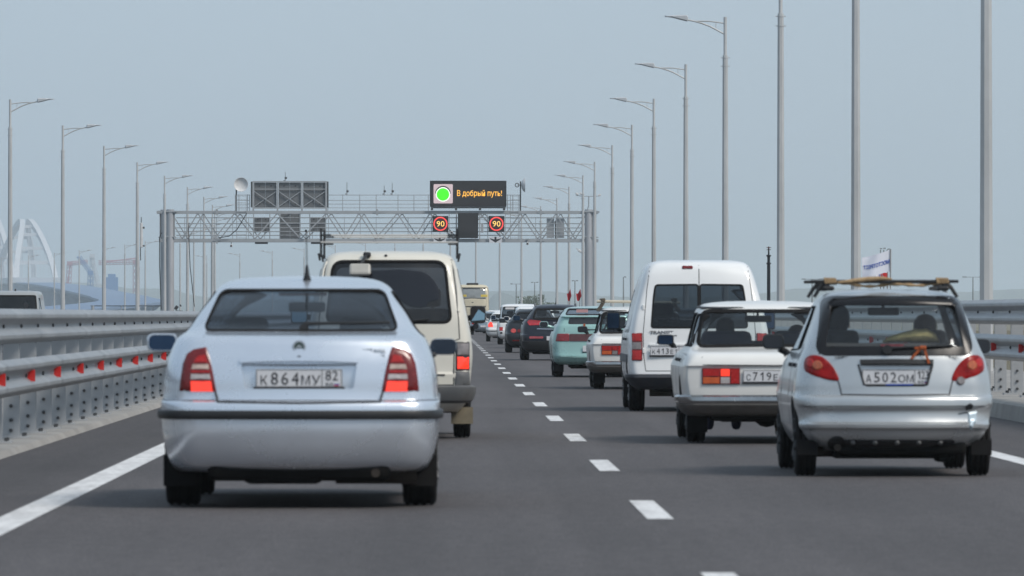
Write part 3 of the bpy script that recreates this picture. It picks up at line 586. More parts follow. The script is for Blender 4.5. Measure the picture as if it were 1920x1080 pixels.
def arch(name, label, D, px, foot_py, apex_py, half, wide, yaw):
    c = P(px, foot_py, D); top = P(px, apex_py, D).z - c.z; t0 = thing(name, c, label, 'bridge')
    def pt(t, s, k=1.0): h = 1 - t * t; return Vector((s * (wide - (wide - 3.0) * h ** 1.5) - half * t * math.sin(yaw), half * t, top * h))
    for s in (-1, 1):
        pts = [pt(-1 + k / 20, s) for k in range(41)]; rw = []
        for i, p in enumerate(pts):
            tn = (pts[min(40, i + 1)] - pts[max(0, i - 1)]).normalized(); nn = tn.cross(Vector((1, 0, 0))).normalized()
            rw.append([p + Vector((1.8, 0, 0)) + nn * 2.1, p + Vector((1.8, 0, 0)) - nn * 2.1, p - Vector((1.8, 0, 0)) - nn * 2.1, p - Vector((1.8, 0, 0)) + nn * 2.1])
        MB().loft(rw, cap=True).build('arch_rib', far_white, t0)
    for t in (-.30, -.48, -.68, .3, .5, .7, -.84):
        MB().bar(pt(t, -1), pt(t, 1), 2.2 if t != -.84 else 2.8).build('cross_beam', far_white, t0)
    mb = MB(); mb.add([(-wide - 4 - half * 1.05 * t * math.sin(yaw), half * 1.05 * t, z) for t in (-1, 1) for z in (-2, 2)] + [(wide + 4 - half * 1.05 * t * math.sin(yaw), half * 1.05 * t, z) for t in (-1, 1) for z in (-2, 2)], [(0, 1, 3, 2), (4, 6, 7, 5), (0, 4, 5, 1), (2, 3, 7, 6), (0, 2, 6, 4), (1, 5, 7, 3)]); mb.build('deck', far_white, t0)
    for t in (-1, 1):
        mb = MB(); mb.box((-half * t * math.sin(yaw), half * t, -c.z / 2 + SEA_Z / 2 - 2), (wide * 2 + 8, 9, c.z - SEA_Z)); mb.build('pier', far_deck, t0)
    mb = MB()
    for s in (-1, 1):
        for k in range(-7, 8):
            t = k / 8; p = pt(t, s); mb.tube(p, (p.x, p.y, 2), .16, n=4)
    tag(mb.build('hanger', far_white, t0), kind='stuff')
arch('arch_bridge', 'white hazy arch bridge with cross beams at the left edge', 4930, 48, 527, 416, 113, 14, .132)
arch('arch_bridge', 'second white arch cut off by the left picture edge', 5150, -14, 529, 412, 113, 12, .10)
def lattice(mb, a, b, w, n):
    a, b = Vector(a), Vector(b); u = (b - a).normalized(); s = u.orthogonal().normalized(); q = u.cross(s)
    cor = [s * w / 2 + q * w / 2, s * w / 2 - q * w / 2, -s * w / 2 - q * w / 2, -s * w / 2 + q * w / 2]
    for c in cor: mb.bar(a + c, b + c, w * .16)
    for k in range(n):
        p0, p1 = a + (b - a) * (k / n), a + (b - a) * ((k + 1) / n)
        for i in range(4): mb.bar(p0 + cor[i], p1 + cor[(i + 1) % 4], w * .10)
def crane(label, D, m, mast, jib, extra=()):
    p0 = P(mast[0][0], mast[0][1], D); t = thing('crane', (p0.x, D, SEA_Z), label, 'crane', 'hazy cranes along the far shore')
    q = lambda a: P(a[0], a[1], D) - Vector((p0.x, D, SEA_Z))
    mb = MB(); lattice(mb, (0, 0, 0), q(mast[1]), 2.4, 12); mb.build('mast', m, t)
    mb = MB(); lattice(mb, q(jib[0]), q(jib[1]), 1.9, 12); mb.build('jib', m, t)
    mb = MB()
    for (a, b) in extra: mb.bar(q(a), q(b), .7)
    if extra: mb.build('stay', m, t)
    c = q(jib[1]); MB().box(q(mast[1]), (3.4, 3.0, 2.8)).build('cab', m, t)
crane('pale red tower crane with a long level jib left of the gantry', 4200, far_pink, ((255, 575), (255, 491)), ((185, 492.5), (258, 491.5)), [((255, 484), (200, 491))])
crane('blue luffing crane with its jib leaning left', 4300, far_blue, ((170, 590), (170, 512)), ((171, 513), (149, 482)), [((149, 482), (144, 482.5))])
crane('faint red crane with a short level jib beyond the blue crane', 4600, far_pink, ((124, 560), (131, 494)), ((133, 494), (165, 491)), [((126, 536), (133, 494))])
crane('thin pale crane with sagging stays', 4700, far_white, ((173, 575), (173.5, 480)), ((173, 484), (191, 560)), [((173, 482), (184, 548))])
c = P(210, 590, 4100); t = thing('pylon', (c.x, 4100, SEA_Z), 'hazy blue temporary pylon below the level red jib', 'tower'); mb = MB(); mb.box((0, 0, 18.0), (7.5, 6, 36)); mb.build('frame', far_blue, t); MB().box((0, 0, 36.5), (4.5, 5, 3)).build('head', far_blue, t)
mast_m = mat('mast_grey', (.16, .17, .18), .6)
for (px, py, D, aw, lb) in ((1523, 523.5, 1500, 16, 'thin double armed lamp left of the roof rack'), (1825, 519.5, 1500, 16, 'thin double armed lamp beside the thick nearest lamp post'), (968, 532.5, 1650, 9, 'small double armed lamp far beyond the dark hatchback'), (1002.5, 529.5, 1700, 5, 'small lamp with short arms beside the round tree'), (1078, 526.5, 1600, 4, 'small mast lamp left of the right gantry column'), (1169, 519.5, 1500, 3, 'small lamp with one short arm right of the gantry')):
    c = P(px, 590, D); z1 = P(px, py, D).z; s = D / F_PX; t = thing('double_arm_lamp', (c.x, D, -1.0), lb, 'lamp', 'distant lamps on the shore'); z1 += 1
    MB().tube((0, 0, 0), (0, 0, z1), .20, .11, 8).build('pole', mast_m, t); mb = MB(); one = aw == 3
    mb.bar((0 if one else -aw * s, 0, z1), (aw * s, 0, z1), .10); mb.build('arm', mast_m, t)
    for q in ((1,) if one else (-1, 1)): MB().box((q * aw * s, 0, z1 + .02), (max(.5, aw * s * .5), .3, .22)).build('lamp_head', mast_m, t)
D = 1400; c = P(1659, 590, D); t = thing('light_mast', (c.x, D, -1), 'tall triple mast with small fittings behind the white flag', 'mast'); mb = MB()
for px in (1651.5, 1657.5, 1664): a = P(px, 468, D); mb.tube((a.x - c.x, 0, 0), (a.x - c.x, 0, a.z + 1), .12, n=6)
mb.build('pole', mast_m, t); mb = MB()
for px, py in ((1652.5, 466), (1659, 465.5), (1667, 467)): a = P(px, py, D); mb.box((a.x - c.x, 0, a.z + 1), (.5, .3, .22))
mb.build('fitting', mast_m, t)
# bushy trees on the shore
leaf_m = mat('leaf_green', (.055, .075, .035), .8, 0, var=.4, scale=1.3); bark_m = mat('bark', (.09, .07, .05), .9)
def tree(px, py, D, w, label, seed):
    rnd = random.Random(seed); c = P(px, 590, D); top = P(px, py, D).z + 1; t = thing('tree', (c.x, D, -1.0), label, 'tree', 'trees on the shore')
    mb = MB(); mb.path([(0, 0, 0), (.1, 0, top * .3), (.0, .1, top * .7)], [.22, .16, .06], 8); limbs = []
    for k in range(7):
        a = rnd.uniform(0, 6.28); e = Vector((math.cos(a) * w * .36, math.sin(a) * w * .36, top * rnd.uniform(.6, .9))); mb.path([(.05, 0, top * rnd.uniform(.25, .5)), e * .6 + Vector((0, 0, top * .1)), e], [.09, .06, .025], 5); limbs.append(e)
    mb.build('trunk', bark_m, t); mb = MB()
    for k in range(900):
        l = rnd.choice(limbs); p = l + Vector((rnd.gauss(0, w * .16), rnd.gauss(0, w * .16), rnd.gauss(0, top * .1)))
        if p.z > top or p.z < top * .2: continue
        s = rnd.uniform(.09, .2); a = Vector((rnd.uniform(-1, 1), rnd.uniform(-1, 1), rnd.uniform(-1, 1))).normalized() * s; b = a.orthogonal().normalized() * s * .7
        mb.add([p - a, p + b, p + a, p - b], [(0, 1, 2, 3)])
    mb.build('crown', leaf_m, t, fix=False)
tree(984, 555, 1300, 3.0, 'round green tree on the shore left of the small lamp', 1); tree(1009, 552, 1350, 1.9, 'narrow green tree right of the small lamp', 2); tree(1027, 567, 1300, 3.2, 'low green bush just above the dark crossover roof', 3)
# ------------------------------------------------------------------ vehicles
def paint(name, col, metal=0.0, rough=.32, coat=.6, dirt=.12, dcol=(.17, .145, .12)):
    return mat(name, col, rough, metal, coat, var=.025, scale=1.3, dirt=dirt, dirt_col=dcol)
def cut(me, cutters, name):
    "solid minus the cutter meshes (exact boolean), as a new mesh"
    o = bpy.data.objects.new(name, me); COL.objects.link(o); tmp = [o]
    for c in cutters:
        k = bpy.data.objects.new('cutter', c); COL.objects.link(k); tmp.append(k)
        m = o.modifiers.new('cut', 'BOOLEAN'); m.operation = 'DIFFERENCE'; m.solver = 'EXACT'; m.object = k
    bpy.context.view_layer.update()
    new = bpy.data.meshes.new_from_object(o.evaluated_get(bpy.context.evaluated_depsgraph_get())); new.name = name
    for k in tmp: bpy.data.objects.remove(k)
    return new
TYRES = {}
class Car:
    NR = (5, 8, 8, 5, 4)
    def __init__(s, name, label, cat, px, d, rear, front, paint_m, group=None, gy=0.0, flip=False, axles=(.75, 3.2), tr=.30, tw=.19, track=1.40, well=True):
        s.d = d; s.s = F_PX / d; s.px = px; s.gpy = VY + CAM_H * s.s; s.paint = paint_m
        X = (px - VX) / s.s; s.X = X
        s.root = thing(name, (X, d, gy), label, cat, group, math.pi if flip else 0.0)
        z = [k[0] for k in rear]
        s.zk = z
        s.fw, s.fyr, s.frx, s.fry, s.fbow = (pchip(z, [k[i] for k in rear]) for i in range(1, 6))
        s.fyf = pchip([k[0] for k in front], [k[1] for k in front])
        zs = []
        for a, b in zip(z[:-1], z[1:]):
            n = 1 if b - a < .012 else (2 if b - a < .03 else (3 if b - a < .09 else 5))
            zs += [a + (b - a) * i / n for i in range(n)]
        s.zs = zs + [z[-1]]
        mb = MB(); mb.loft([[Vector((x, y, zz)) for x, y in s.ring(zz)] for zz in s.zs])
        n = len(s.ring(z[0])); nv = len(mb.v); top, bot = s.ring(z[-1]), s.ring(z[0])
        mid = lambda r: ((max(p[1] for p in r) + min(p[1] for p in r)) / 2)
        mb.v += [(0, mid(top), z[-1] + .006), (0, mid(bot), z[0])]
        b = nv - n
        for k in range(n):
            mb.f.append((b + k, b + (k + 1) % n, nv)); mb.mi.append(0)
            mb.f.append(((k + 1) % n, k, nv + 1)); mb.mi.append(1)
        s.solid = mb.mesh('body', None, True, (paint_m, interior_m))
        s.bvh = BVHTree.FromPolygons([v.co.copy() for v in s.solid.vertices], [tuple(p.vertices) for p in s.solid.polygons])
        s.cutters = []; s.axles = axles; s.tr = tr; s.tw = tw; s.track = track
        if well:
            for y in axles:
                for sg in (-1, 1):
                    mb = MB(); x0, x1 = sg * (track / 2 - tw * .5 - .05), sg * 1.3
                    mb.lathe([(tr + .055, min(x0, x1)), (tr + .055, max(x0, x1))], (0, y, tr), 'X', 28); s.cutters.append(s.dark(mb))
    def dark(s, mb):
        mb.mi = [1] * len(mb.f); return mb.mesh('cutter', None, True, (s.paint, interior_m))
    def ring(s, z, ins=0.0, ymin=-9, ymax=99):
        w, yr, rx, ry, bow = s.fw(z) - ins, max(s.fyr(z) + ins * 1.3, ymin), s.frx(z), s.fry(z), s.fbow(z)
        yf = min(s.fyf(z) - ins * 1.3, ymax); rx = min(rx, w * .8); L = yf - yr - bow; ry = min(ry, .42 * L); fx, fy = min(.30, w * .5), min(.5, .42 * L)
        n1, n2, n3, n4, n5 = s.NR; h = []
        for i in range(n1): t = i / n1; h.append(((w - rx) * t, yr + bow * t * t))
        for i in range(n2):
            a = math.pi / 2 * i / (n2 - 1); e = 2 / 2.5
            h.append((w - rx + rx * math.sin(a) ** e, yr + bow + ry * (1 - max(0, math.cos(a)) ** e)))
        y0, y1 = yr + bow + ry, yf - fy - .03
        for i in range(1, n3): h.append((w, y0 + (y1 - y0) * i / n3))
        for i in range(n4): a = math.pi / 2 * i / n4; h.append((w - fx + fx * math.cos(a), y1 + fy * math.sin(a)))
        for i in range(n5 + 1): t = 1 - i / n5; h.append(((w - fx) * t, yf - .03 * t * t))
        return h + [(-x, y) for x, y in reversed(h[1:-1])]
    # --- photo helpers
    def L(s, pts, crop):
        "zoom-crop pixels (ox, oy, scale) to local (x, z)"
        ox, oy, k = crop; return [((ox + x / k - s.px) / s.s, (s.gpy - oy - y / k) / s.s) for x, y in pts]
    # --- projection on the skin
    def hit(s, a, z, view):
        if view == 'rear': o, dr = Vector((a, -4, z)), Vector((0, 1, 0))
        elif view == 'front': o, dr = Vector((a, 12, z)), Vector((0, -1, 0))
        elif view == 'left': o, dr = Vector((-4, a, z)), Vector((1, 0, 0))
        else: o, dr = Vector((4, a, z)), Vector((-1, 0, 0))
        p, n, i, dd = s.bvh.ray_cast(o, dr)
        if p is None:
            p, n, i, dd = s.bvh.find_nearest(o + dr * (4 if view in ('rear', 'left', 'right') else 8))
        if n.dot(dr) > 0: n = -n
        return p, n
    def patch(s, name, pts, m, off=.004, edge=.008, sink=.008, view='rear', rings=(.8, .55, .28), seg=.05, parent=None, flat=False):
        B = []
        for i in range(len(pts)):
            a, b = Vector(pts[i]), Vector(pts[(i + 1) % len(pts)]); n = max(1, int((b - a).length / seg))
            B += [a + (b - a) * k / n for k in range(n)]
        c = sum(B, Vector((0, 0))) / len(B); I = [p + (c - p).normalized() * min(edge, .3 * (c - p).length) for p in B]
        mb = MB(); rows = []
        for ps, o in ((B, -sink), (B, off * .4), (I, off)):
            r = []
            for p in ps: q, n = s.hit(p.x, p.y, view); r.append(q + n * o)
            rows.append(r)
        for k in rings:
            r = []
            for p in I: w = c + (p - c) * k; q, n = s.hit(w.x, w.y, view); r.append(q + n * off)
            rows.append(r)
        mb.loft(rows); q, n = s.hit(c.x, c.y, view); mb.v.append(tuple(q + n * off)); N = len(B); b = N * (len(rows) - 1)
        for k in range(N): mb.f.append((b + k, b + (k + 1) % N, len(mb.v) - 1)); mb.mi.append(0)
        s.face(mb, n); return mb.build(name, m, parent or s.root, smooth=35, fix=False)
    @staticmethod
    def face(mb, n):
        "turn an open sheet so that its last faces look along n"
        a, b, c = (Vector(mb.v[i]) for i in mb.f[-1][:3])
        if (b - a).cross(c - a).dot(n) < 0: mb.f = [tuple(reversed(f)) for f in mb.f]
    def stroke(s, name, pts, w, m, off=.003, view='rear', closed=False, seg=.05, parent=None):
        B = []; n0 = len(pts)
        for i in range(n0 if closed else n0 - 1):
            a, b = Vector(pts[i]), Vector(pts[(i + 1) % n0]); n = max(1, int((b - a).length / seg)); B += [a + (b - a) * k / n for k in range(n)]
        if not closed: B.append(Vector(pts[-1]))
        rows = []
        for i, p in enumerate(B):
            a = B[i - 1] if (closed or i) else B[i]; b = B[(i + 1) % len(B)] if (closed or i < len(B) - 1) else B[i]
            t = (b - a).normalized(); q = Vector((-t.y, t.x)); r = []
            for k, o in ((-1, -.004), (-.8, off), (0, off), (.8, off), (1, -.004)):
                u = p + q * (w / 2 * k); h, n = s.hit(u.x, u.y, view); r.append(h + n * o)
            rows.append(r)
        if closed: rows.append(rows[0])
        return MB().loft(rows, closed=False).build(name, m, parent or s.root, smooth=50)
    def band(s, name, prof, m, ylim=.7, zref=None, smooth=30, parent=None):
        "trim that follows the plan outline round the tail: prof = [(z, out), ...]"
        rows = []
        n = len(s.ring(s.zk[0])); half = n // 2
        for (z, out) in prof:
            r = s.ring(zref if zref else z); order = [Vector(r[(i + half) % n]) for i in range(n)]   # starts at the front centre
            q = [p for p in order]; row = []
            for i, p in enumerate(q):
                t = (q[(i + 1) % n] - q[i - 1]); nn = Vector((t.y, -t.x)).normalized()
                row.append((p, nn, out, z))
            rows.append(row)
        idx = [i for i in range(n) if all(r[i][0].y < ylim for r in rows)]
        out = [[Vector((r[i][0].x + r[i][1].x * r[i][2], r[i][0].y + r[i][1].y * r[i][2], r[i][3])) for i in idx] for r in rows]
        return MB().loft(out, closed=False).build(name, m, parent or s.root, smooth=smooth)
    # --- windows
    def window(s, name, pts, g, view='rear', reach=1.0, seal=.022, seal_m=None, off=-.006, hole=True):
        if hole:
            mb = MB(); c = sum((Vector(p) for p in pts), Vector((0, 0))) / len(pts)
            if view == 'rear': mb.prism(pts, lambda x, z: (x, -1.5, z), lambda x, z: (x, reach, z))
            elif view == 'front': mb.prism(pts, lambda x, z: (x, 9, z), lambda x, z: (x, reach, z))
            else: mb.prism(pts, lambda y, z: (-2, y, z), lambda y, z: (2, y, z))
            s.cutters.append(s.dark(mb))
        out = []
        for v in ((view,) if view in ('rear', 'front') else ('left', 'right')):
            o = s.patch(name, pts, g, off, .004, .0, v); out.append(o)
            if seal: s.stroke('window_seal', pts, seal, seal_m or rubber, .004, v, closed=True, parent=o)
        return out
    def cabin(s, z0, z1, yb, yfw, ins=.065):
        mb = MB(); zs = [z0 + (z1 - z0) * i / 9 for i in range(10)]
        rg = [[Vector((x, y, z)) for x, y in s.ring(z, ins, yb, yfw)] for z in zs]; mb.loft(rg, cap=True); s.cutters.append(s.dark(mb))
    def finish(s, ang=32):
        me = cut(s.solid, s.cutters, 'body') if s.cutters else s.solid
        me.shade_smooth(); me.set_sharp_from_angle(angle=R(ang)); s.body = link('body', me, s.root)
        if s.cutters:                 # keep the smooth skin's own normals beside the cut openings
            so = s.solid; so.shade_smooth(); so.set_sharp_from_angle(angle=R(ang)); cn = so.corner_normals; nor = [None] * len(me.loops); mc = me.corner_normals
            for f in me.polygons:
                for li in f.loop_indices:
                    nor[li] = mc[li].vector.copy()
                    if f.material_index == 0:
                        p = me.vertices[me.loops[li].vertex_index].co.lerp(f.center, .03); q, n, i, dd = s.bvh.find_nearest(p, .03)
                        if q is not None and n.dot(f.normal) > .8:
                            sp = so.polygons[i]; w = poly_3d_calc([so.vertices[v].co for v in sp.vertices], q); v = Vector((0, 0, 0))
                            for k, lk in zip(w, sp.loop_indices): v += cn[lk].vector * k
                            if v.length > .1 and v.dot(f.normal) > .3: nor[li] = v.normalized()
            me.normals_split_custom_set(nor)
        return s.body
    # --- running gear
    def wheels(s, rim_m=None, rim_dark=False, susp=True):
        key = (s.tr, s.tw, rim_dark)
        if key not in TYRES:
            r, w = s.tr, s.tw; prof = [(r * .62, -w * .42), (r * .80, -w * .5), (r * .93, -w * .48), (r * .985, -w * .40)]
            for g in (-.24, 0, .24): prof += [(r, (g - .09) * w), (r * .972, (g - .035) * w), (r * .972, (g + .035) * w), (r, (g + .09) * w)]
            prof += [(r * .985, w * .40), (r * .93, w * .48), (r * .80, w * .5), (r * .62, w * .42)]
            t = MB(); t.lathe(prof, axis='X', n=36, cap=False); tm = t.mesh('wheel', 40, True, (rubber,))
            m = MB(); m.lathe([(r * .64, -w * .44), (r * .60, -w * .40), (r * .54, -w * .2), (r * .2, -w * .26), (0.02, -w * .3)], axis='X', n=24, cap=False)
            for k in range(7):
                a = 2 * math.pi * k / 7; m.bar((-w * .36, math.cos(a) * r * .15, math.sin(a) * r * .15), (-w * .42, math.cos(a) * r * .58, math.sin(a) * r * .58), .05, .03)
            m.lathe([(r * .60, w * .42), (r * .55, w * .1), (r * .3, w * .05), (.02, w * .05)], axis='X', n=20, cap=False)
            TYRES[key] = (tm, m.mesh('rim', 40, True, (dark_steel if rim_dark else alu,)))
        tm, rm = TYRES[key]
        for y in s.axles:
            for sg in (-1, 1):
                o = link('wheel', tm, s.root, (sg * s.track / 2, y, s.tr)); r = link('rim', rm, o)
                if sg > 0: r.rotation_euler = (0, 0, math.pi)
        if susp:
            mb = MB(); yr = s.axles[0]; mb.tube((-s.track / 2 + .05, yr, s.tr), (s.track / 2 - .05, yr, s.tr), .045, n=10); mb.box((0, yr, s.tr - .01), (.3, .18, .12), bev=.03)
            mb.build('rear_axle', under_m, s.root)
            mb = MB(); z0 = s.zk[0]; mb.box((0, (s.axles[0] + s.axles[1]) / 2, z0 + .03), (s.track - .45, s.axles[1] - s.axles[0] - .3, .10)); mb.box((0, .55, z0 + .01), (s.track - .36, .5, .14), bev=.04); mb.build('underbody', under_m, s.root)
    def muffler(s, x, z, y=.12, tail=.028, w=.5):
        mb = MB(); mb.path([(x - w / 2, y + .25, z), (x + w / 2, y + .25, z)], .085, 14); mb.path([(x, y + .25, z), (x, y + .1, z), (x, y - .06, z - .01)], tail, 10); mb.build('exhaust', mat('rusty_exhaust', (.05, .042, .036), .8, .3, var=.3), s.root)
    def flap(s, z0, z1, w, m=None, y=None, x=None):
        for sg in (-1, 1):
            mb = MB(); mb.box((sg * (x or s.track / 2), y or s.axles[0] - s.tr - .09, (z0 + z1) / 2), (w, .012, z1 - z0)); mb.build('mud_flap', m or rubber, s.root)
    @staticmethod
    def one(name, h, loc, p):
        "the figure 1 with its slanted flag"
        w = h * .13; pts = [(w * 1.2, -h / 2), (w * 1.2 - w, -h / 2), (w * .2, h * .28), (-w * 1.6, h * .10), (-w * 1.6, h * .26), (w * .4, h / 2), (w * 1.2, h / 2)]
        x, y, z = loc; return MB().prism(pts, lambda a, b: (a, -.0006, b), lambda a, b: (a, .0006, b)).build(name, plate_k, p, loc=loc)
    def plate(s, left, region, z, x=0.0, w=.52, h=.112, y=None, trim=True, dy=.014, red='RUS'):
        if y is None: y = min(s.hit(x + u, z + v, 'rear')[0].y for u in (-.2, 0, .2) for v in (-.04, .04)) - dy
        p = MB().box((0, 0, 0), (w, .006, h), bev=.003).build('licence_plate', plate_w, s.root, loc=(x, y, z))
        k = w / .52
        if left:
            # large figures, small letters, region box
            wid = {'l': .052, 'd': .054}; cx = -.225
            for ch in left:
                dgt = ch.isdigit(); hh = .076 if dgt else .058; ww = (.043 if dgt else .040) - (.021 if ch == '1' else 0) + (.012 if ch in 'МОУ' else 0)
                if ch == '1': s.one('lettering', hh * k, ((cx + .015) * k, -.0045, -.002 * k), p); cx += .0625; continue
                text('lettering', ch, ww * k, hh * k, ((cx + .015) * k, -.0045, (-.002 if dgt else -.011) * k), plate_k, p, bold=.0, ext=.0006); cx += .0625
            n = len(region)
            for i, ch in enumerate(region):
                if ch == '1': s.one('region_number', .058 * k, ((.197 + (i - (n - 1) / 2) * .031 + .004) * k, -.0045, .016 * k), p); continue
                text('region_number', ch, (.034 if n < 3 else .026) * k, .058 * k, ((.197 + (i - (n - 1) / 2) * (.041 if n < 3 else .031) + (.004 if n > 2 else 0)) * k, -.0045, .016 * k), plate_k, p, bold=.0, ext=.0006)
            text('country_letters', red, .042 * k, .018 * k, (.182 * k, -.0045, -.036 * k), plate_k, p, bold=.005, ext=.0005)
            for i, m in enumerate((plate_w, plate_blue, plate_red)):
                MB().box((.226 * k, -.0038, (-.030 - .0065 * i) * k), (.032 * k, .0012, .0062 * k)).build('flag_stripe', m, p)
            mb = MB()
            for zz in (-.5, .5): mb.box((0, -.0036, zz * (h - .008)), (w - .006, .0012, .004))
            for xx in (-.256 * k, .138 * k, .256 * k): mb.box((xx, -.0037, 0), (.004, .0012, h - .010))
            mb.build('plate_border', plate_k, p)
        if trim: MB().box((0, .006, -h / 2 - .006), (w + .02, .012, .018)).build('plate_holder', black_plastic, p)
        return p
    # --- inside
    def seats(s, yf, yb, zs=.42, zh=1.12, half=.36, rear_h=None, m=None, heads=True, wheel=True):
        m = m or seat_m
        for sg in (-1, 1):
            mb = MB(); mb.box((sg * half, yf, zs + .08), (.50, .52, .16), bev=.05); mb.build('seat', m, s.root)
            mb = MB(); mb.box((sg * half, yf - .30, (zs + .1 + zh - .22) / 2), (.48, .14, zh - .22 - zs), Matrix.Rotation(.17, 3, 'X'), .06); mb.build('backrest', m, s.root)
            if heads:
                mb = MB(); mb.box((sg * half, yf - .42, zh - .06), (.27, .10, .19), bev=.04); mb.tube((sg * half - .06, yf - .40, zh - .3), (sg * half - .06, yf - .41, zh - .1), .008, n=6); mb.tube((sg * half + .06, yf - .40, zh - .3), (sg * half + .06, yf - .41, zh - .1), .008, n=6); mb.build('headrest', m, s.root)
        if rear_h:
            mb = MB(); mb.box((0, yb + .3, zs + .06), (1.16, .5, .18), bev=.05); mb.build('rear_seat', m, s.root)
            mb = MB(); mb.box((0, yb + .02, (zs + rear_h) / 2), (1.14, .14, rear_h - zs), Matrix.Rotation(.2, 3, 'X'), .05); mb.build('rear_backrest', m, s.root)
        if wheel:
            mb = MB(); c = Vector((-half, yf + .52, zs + .42)); ro = Matrix.Rotation(-.5, 3, 'X'); pts = [c + ro @ Vector((.18 * math.cos(2 * math.pi * k / 20), 0, .18 * math.sin(2 * math.pi * k / 20))) for k in range(21)]
            mb.path(pts, .014, 6, cap=False); mb.bar(pts[0], pts[10], .03); mb.bar(c, c + Vector((0, .3, -.12)), .05); mb.build('steering_wheel', black_plastic, s.root)
            mb = MB(); mb.box((0, yf + .92, zs + .30), (1.2, .42, .26), bev=.08); mb.build('dashboard', interior_m, s.root)
    def inner_mirror(s, y, z, w=.24, h=.065, x=0.0):
        mb = MB(); mb.box((x, y, z), (w, .03, h), bev=.02); mb.tube((x, y + .02, z), (x, y + .06, z + .09), .012, n=8); mb.build('rear_view_mirror', black_plastic, s.root)
    def door_mirror(s, sg, x, y, z, w=.19, h=.12, m=None, glass_m=None, depth=.09, r=.045, arm_z=-.02, arm_l=.12, gp=None):
        p = rounded([(-w / 2, -h / 2), (w / 2, -h / 2), (w / 2, h / 2), (-w / 2, h / 2)], r)
        c = Vector((sg * x, y, z)); rg = []
        for (k, yy) in ((.93, 0), (1.0, .012), (1.0, .04), (.82, depth * .8), (.45, depth)): rg.append([c + Vector((a * k, yy, b * k)) for a, b in p])
        o = MB().loft(rg, cap=True).build('door_mirror', m or black_plastic, s.root, smooth=40)
        MB().prism(gp or [(a * .86, b * .84) for a, b in p], lambda a, b: c + Vector((a, -.005, b)), lambda a, b: c + Vector((a, .002, b))).build('mirror_glass', glass_m or mirror_m, o)
        mb = MB(); mb.path([c + Vector((-sg * w * .3, .05, arm_z)), c + Vector((-sg * (w / 2 + arm_l * .5), .06, arm_z - .03)), c + Vector((-sg * (w / 2 + arm_l), .06, arm_z - .05))], [.03, .026, .035], 8); mb.build('mirror_arm', m or black_plastic, o)
        return o
    def wiper(s, p0, p1, lift=.03, w=.014, boss=.03):
        (x0, z0), (x1, z1) = p0, p1; a, na = s.hit(x0, z0, 'rear'); mb = MB(); mb.lathe([(boss, -.04), (boss, .0), (boss * .6, .02)], (a.x, a.y, a.z), 'Y', 12)
        pts = []
        for k in range(6):
            t = k / 5; q, n = s.hit(x0 + (x1 - x0) * t, z0 + (z1 - z0) * t, 'rear'); pts.append(q + n * lift)
        mb.path(pts, [w, w * .8, w * .7, w * .8, w * .8, w * .6], 6); return mb.build('wiper', black_plastic, s.root)
def mirror_pts(pts): return [(-x, z) for x, z in reversed(pts)]
# --- seated people
skin_m = mat('skin', (.36, .20, .14), .6); hair_m = mat('hair_dark', (.02, .016, .013), .8); shirt_a = mat('shirt_navy', (.03, .035, .08), .9); shirt_b = mat('shirt_grey', (.10, .10, .11), .9); shirt_c = mat('shirt_tan', (.22, .17, .12), .9)
def skin_body(name, verts, edges, radii, m, parent, sub=1):
    me = bpy.data.meshes.new(name); me.from_pydata(verts, edges, []); o = bpy.data.objects.new(name, me); COL.objects.link(o)
    sk = o.modifiers.new('skin', 'SKIN'); sv = me.skin_vertices[0].data
    for i, r in enumerate(radii): sv[i].radius = r if isinstance(r, tuple) else (r, r); sv[i].use_root = (i == 0)
    sb = o.modifiers.new('sub', 'SUBSURF'); sb.levels = sub; sb.render_levels = sub
    bpy.context.view_layer.update(); new = bpy.data.meshes.new_from_object(o.evaluated_get(bpy.context.evaluated_depsgraph_get())); new.name = name
    new.shade_smooth(); new.materials.clear(); new.materials.append(m); bpy.data.objects.remove(o); return link(name, new, parent)
PEOPLE = {}
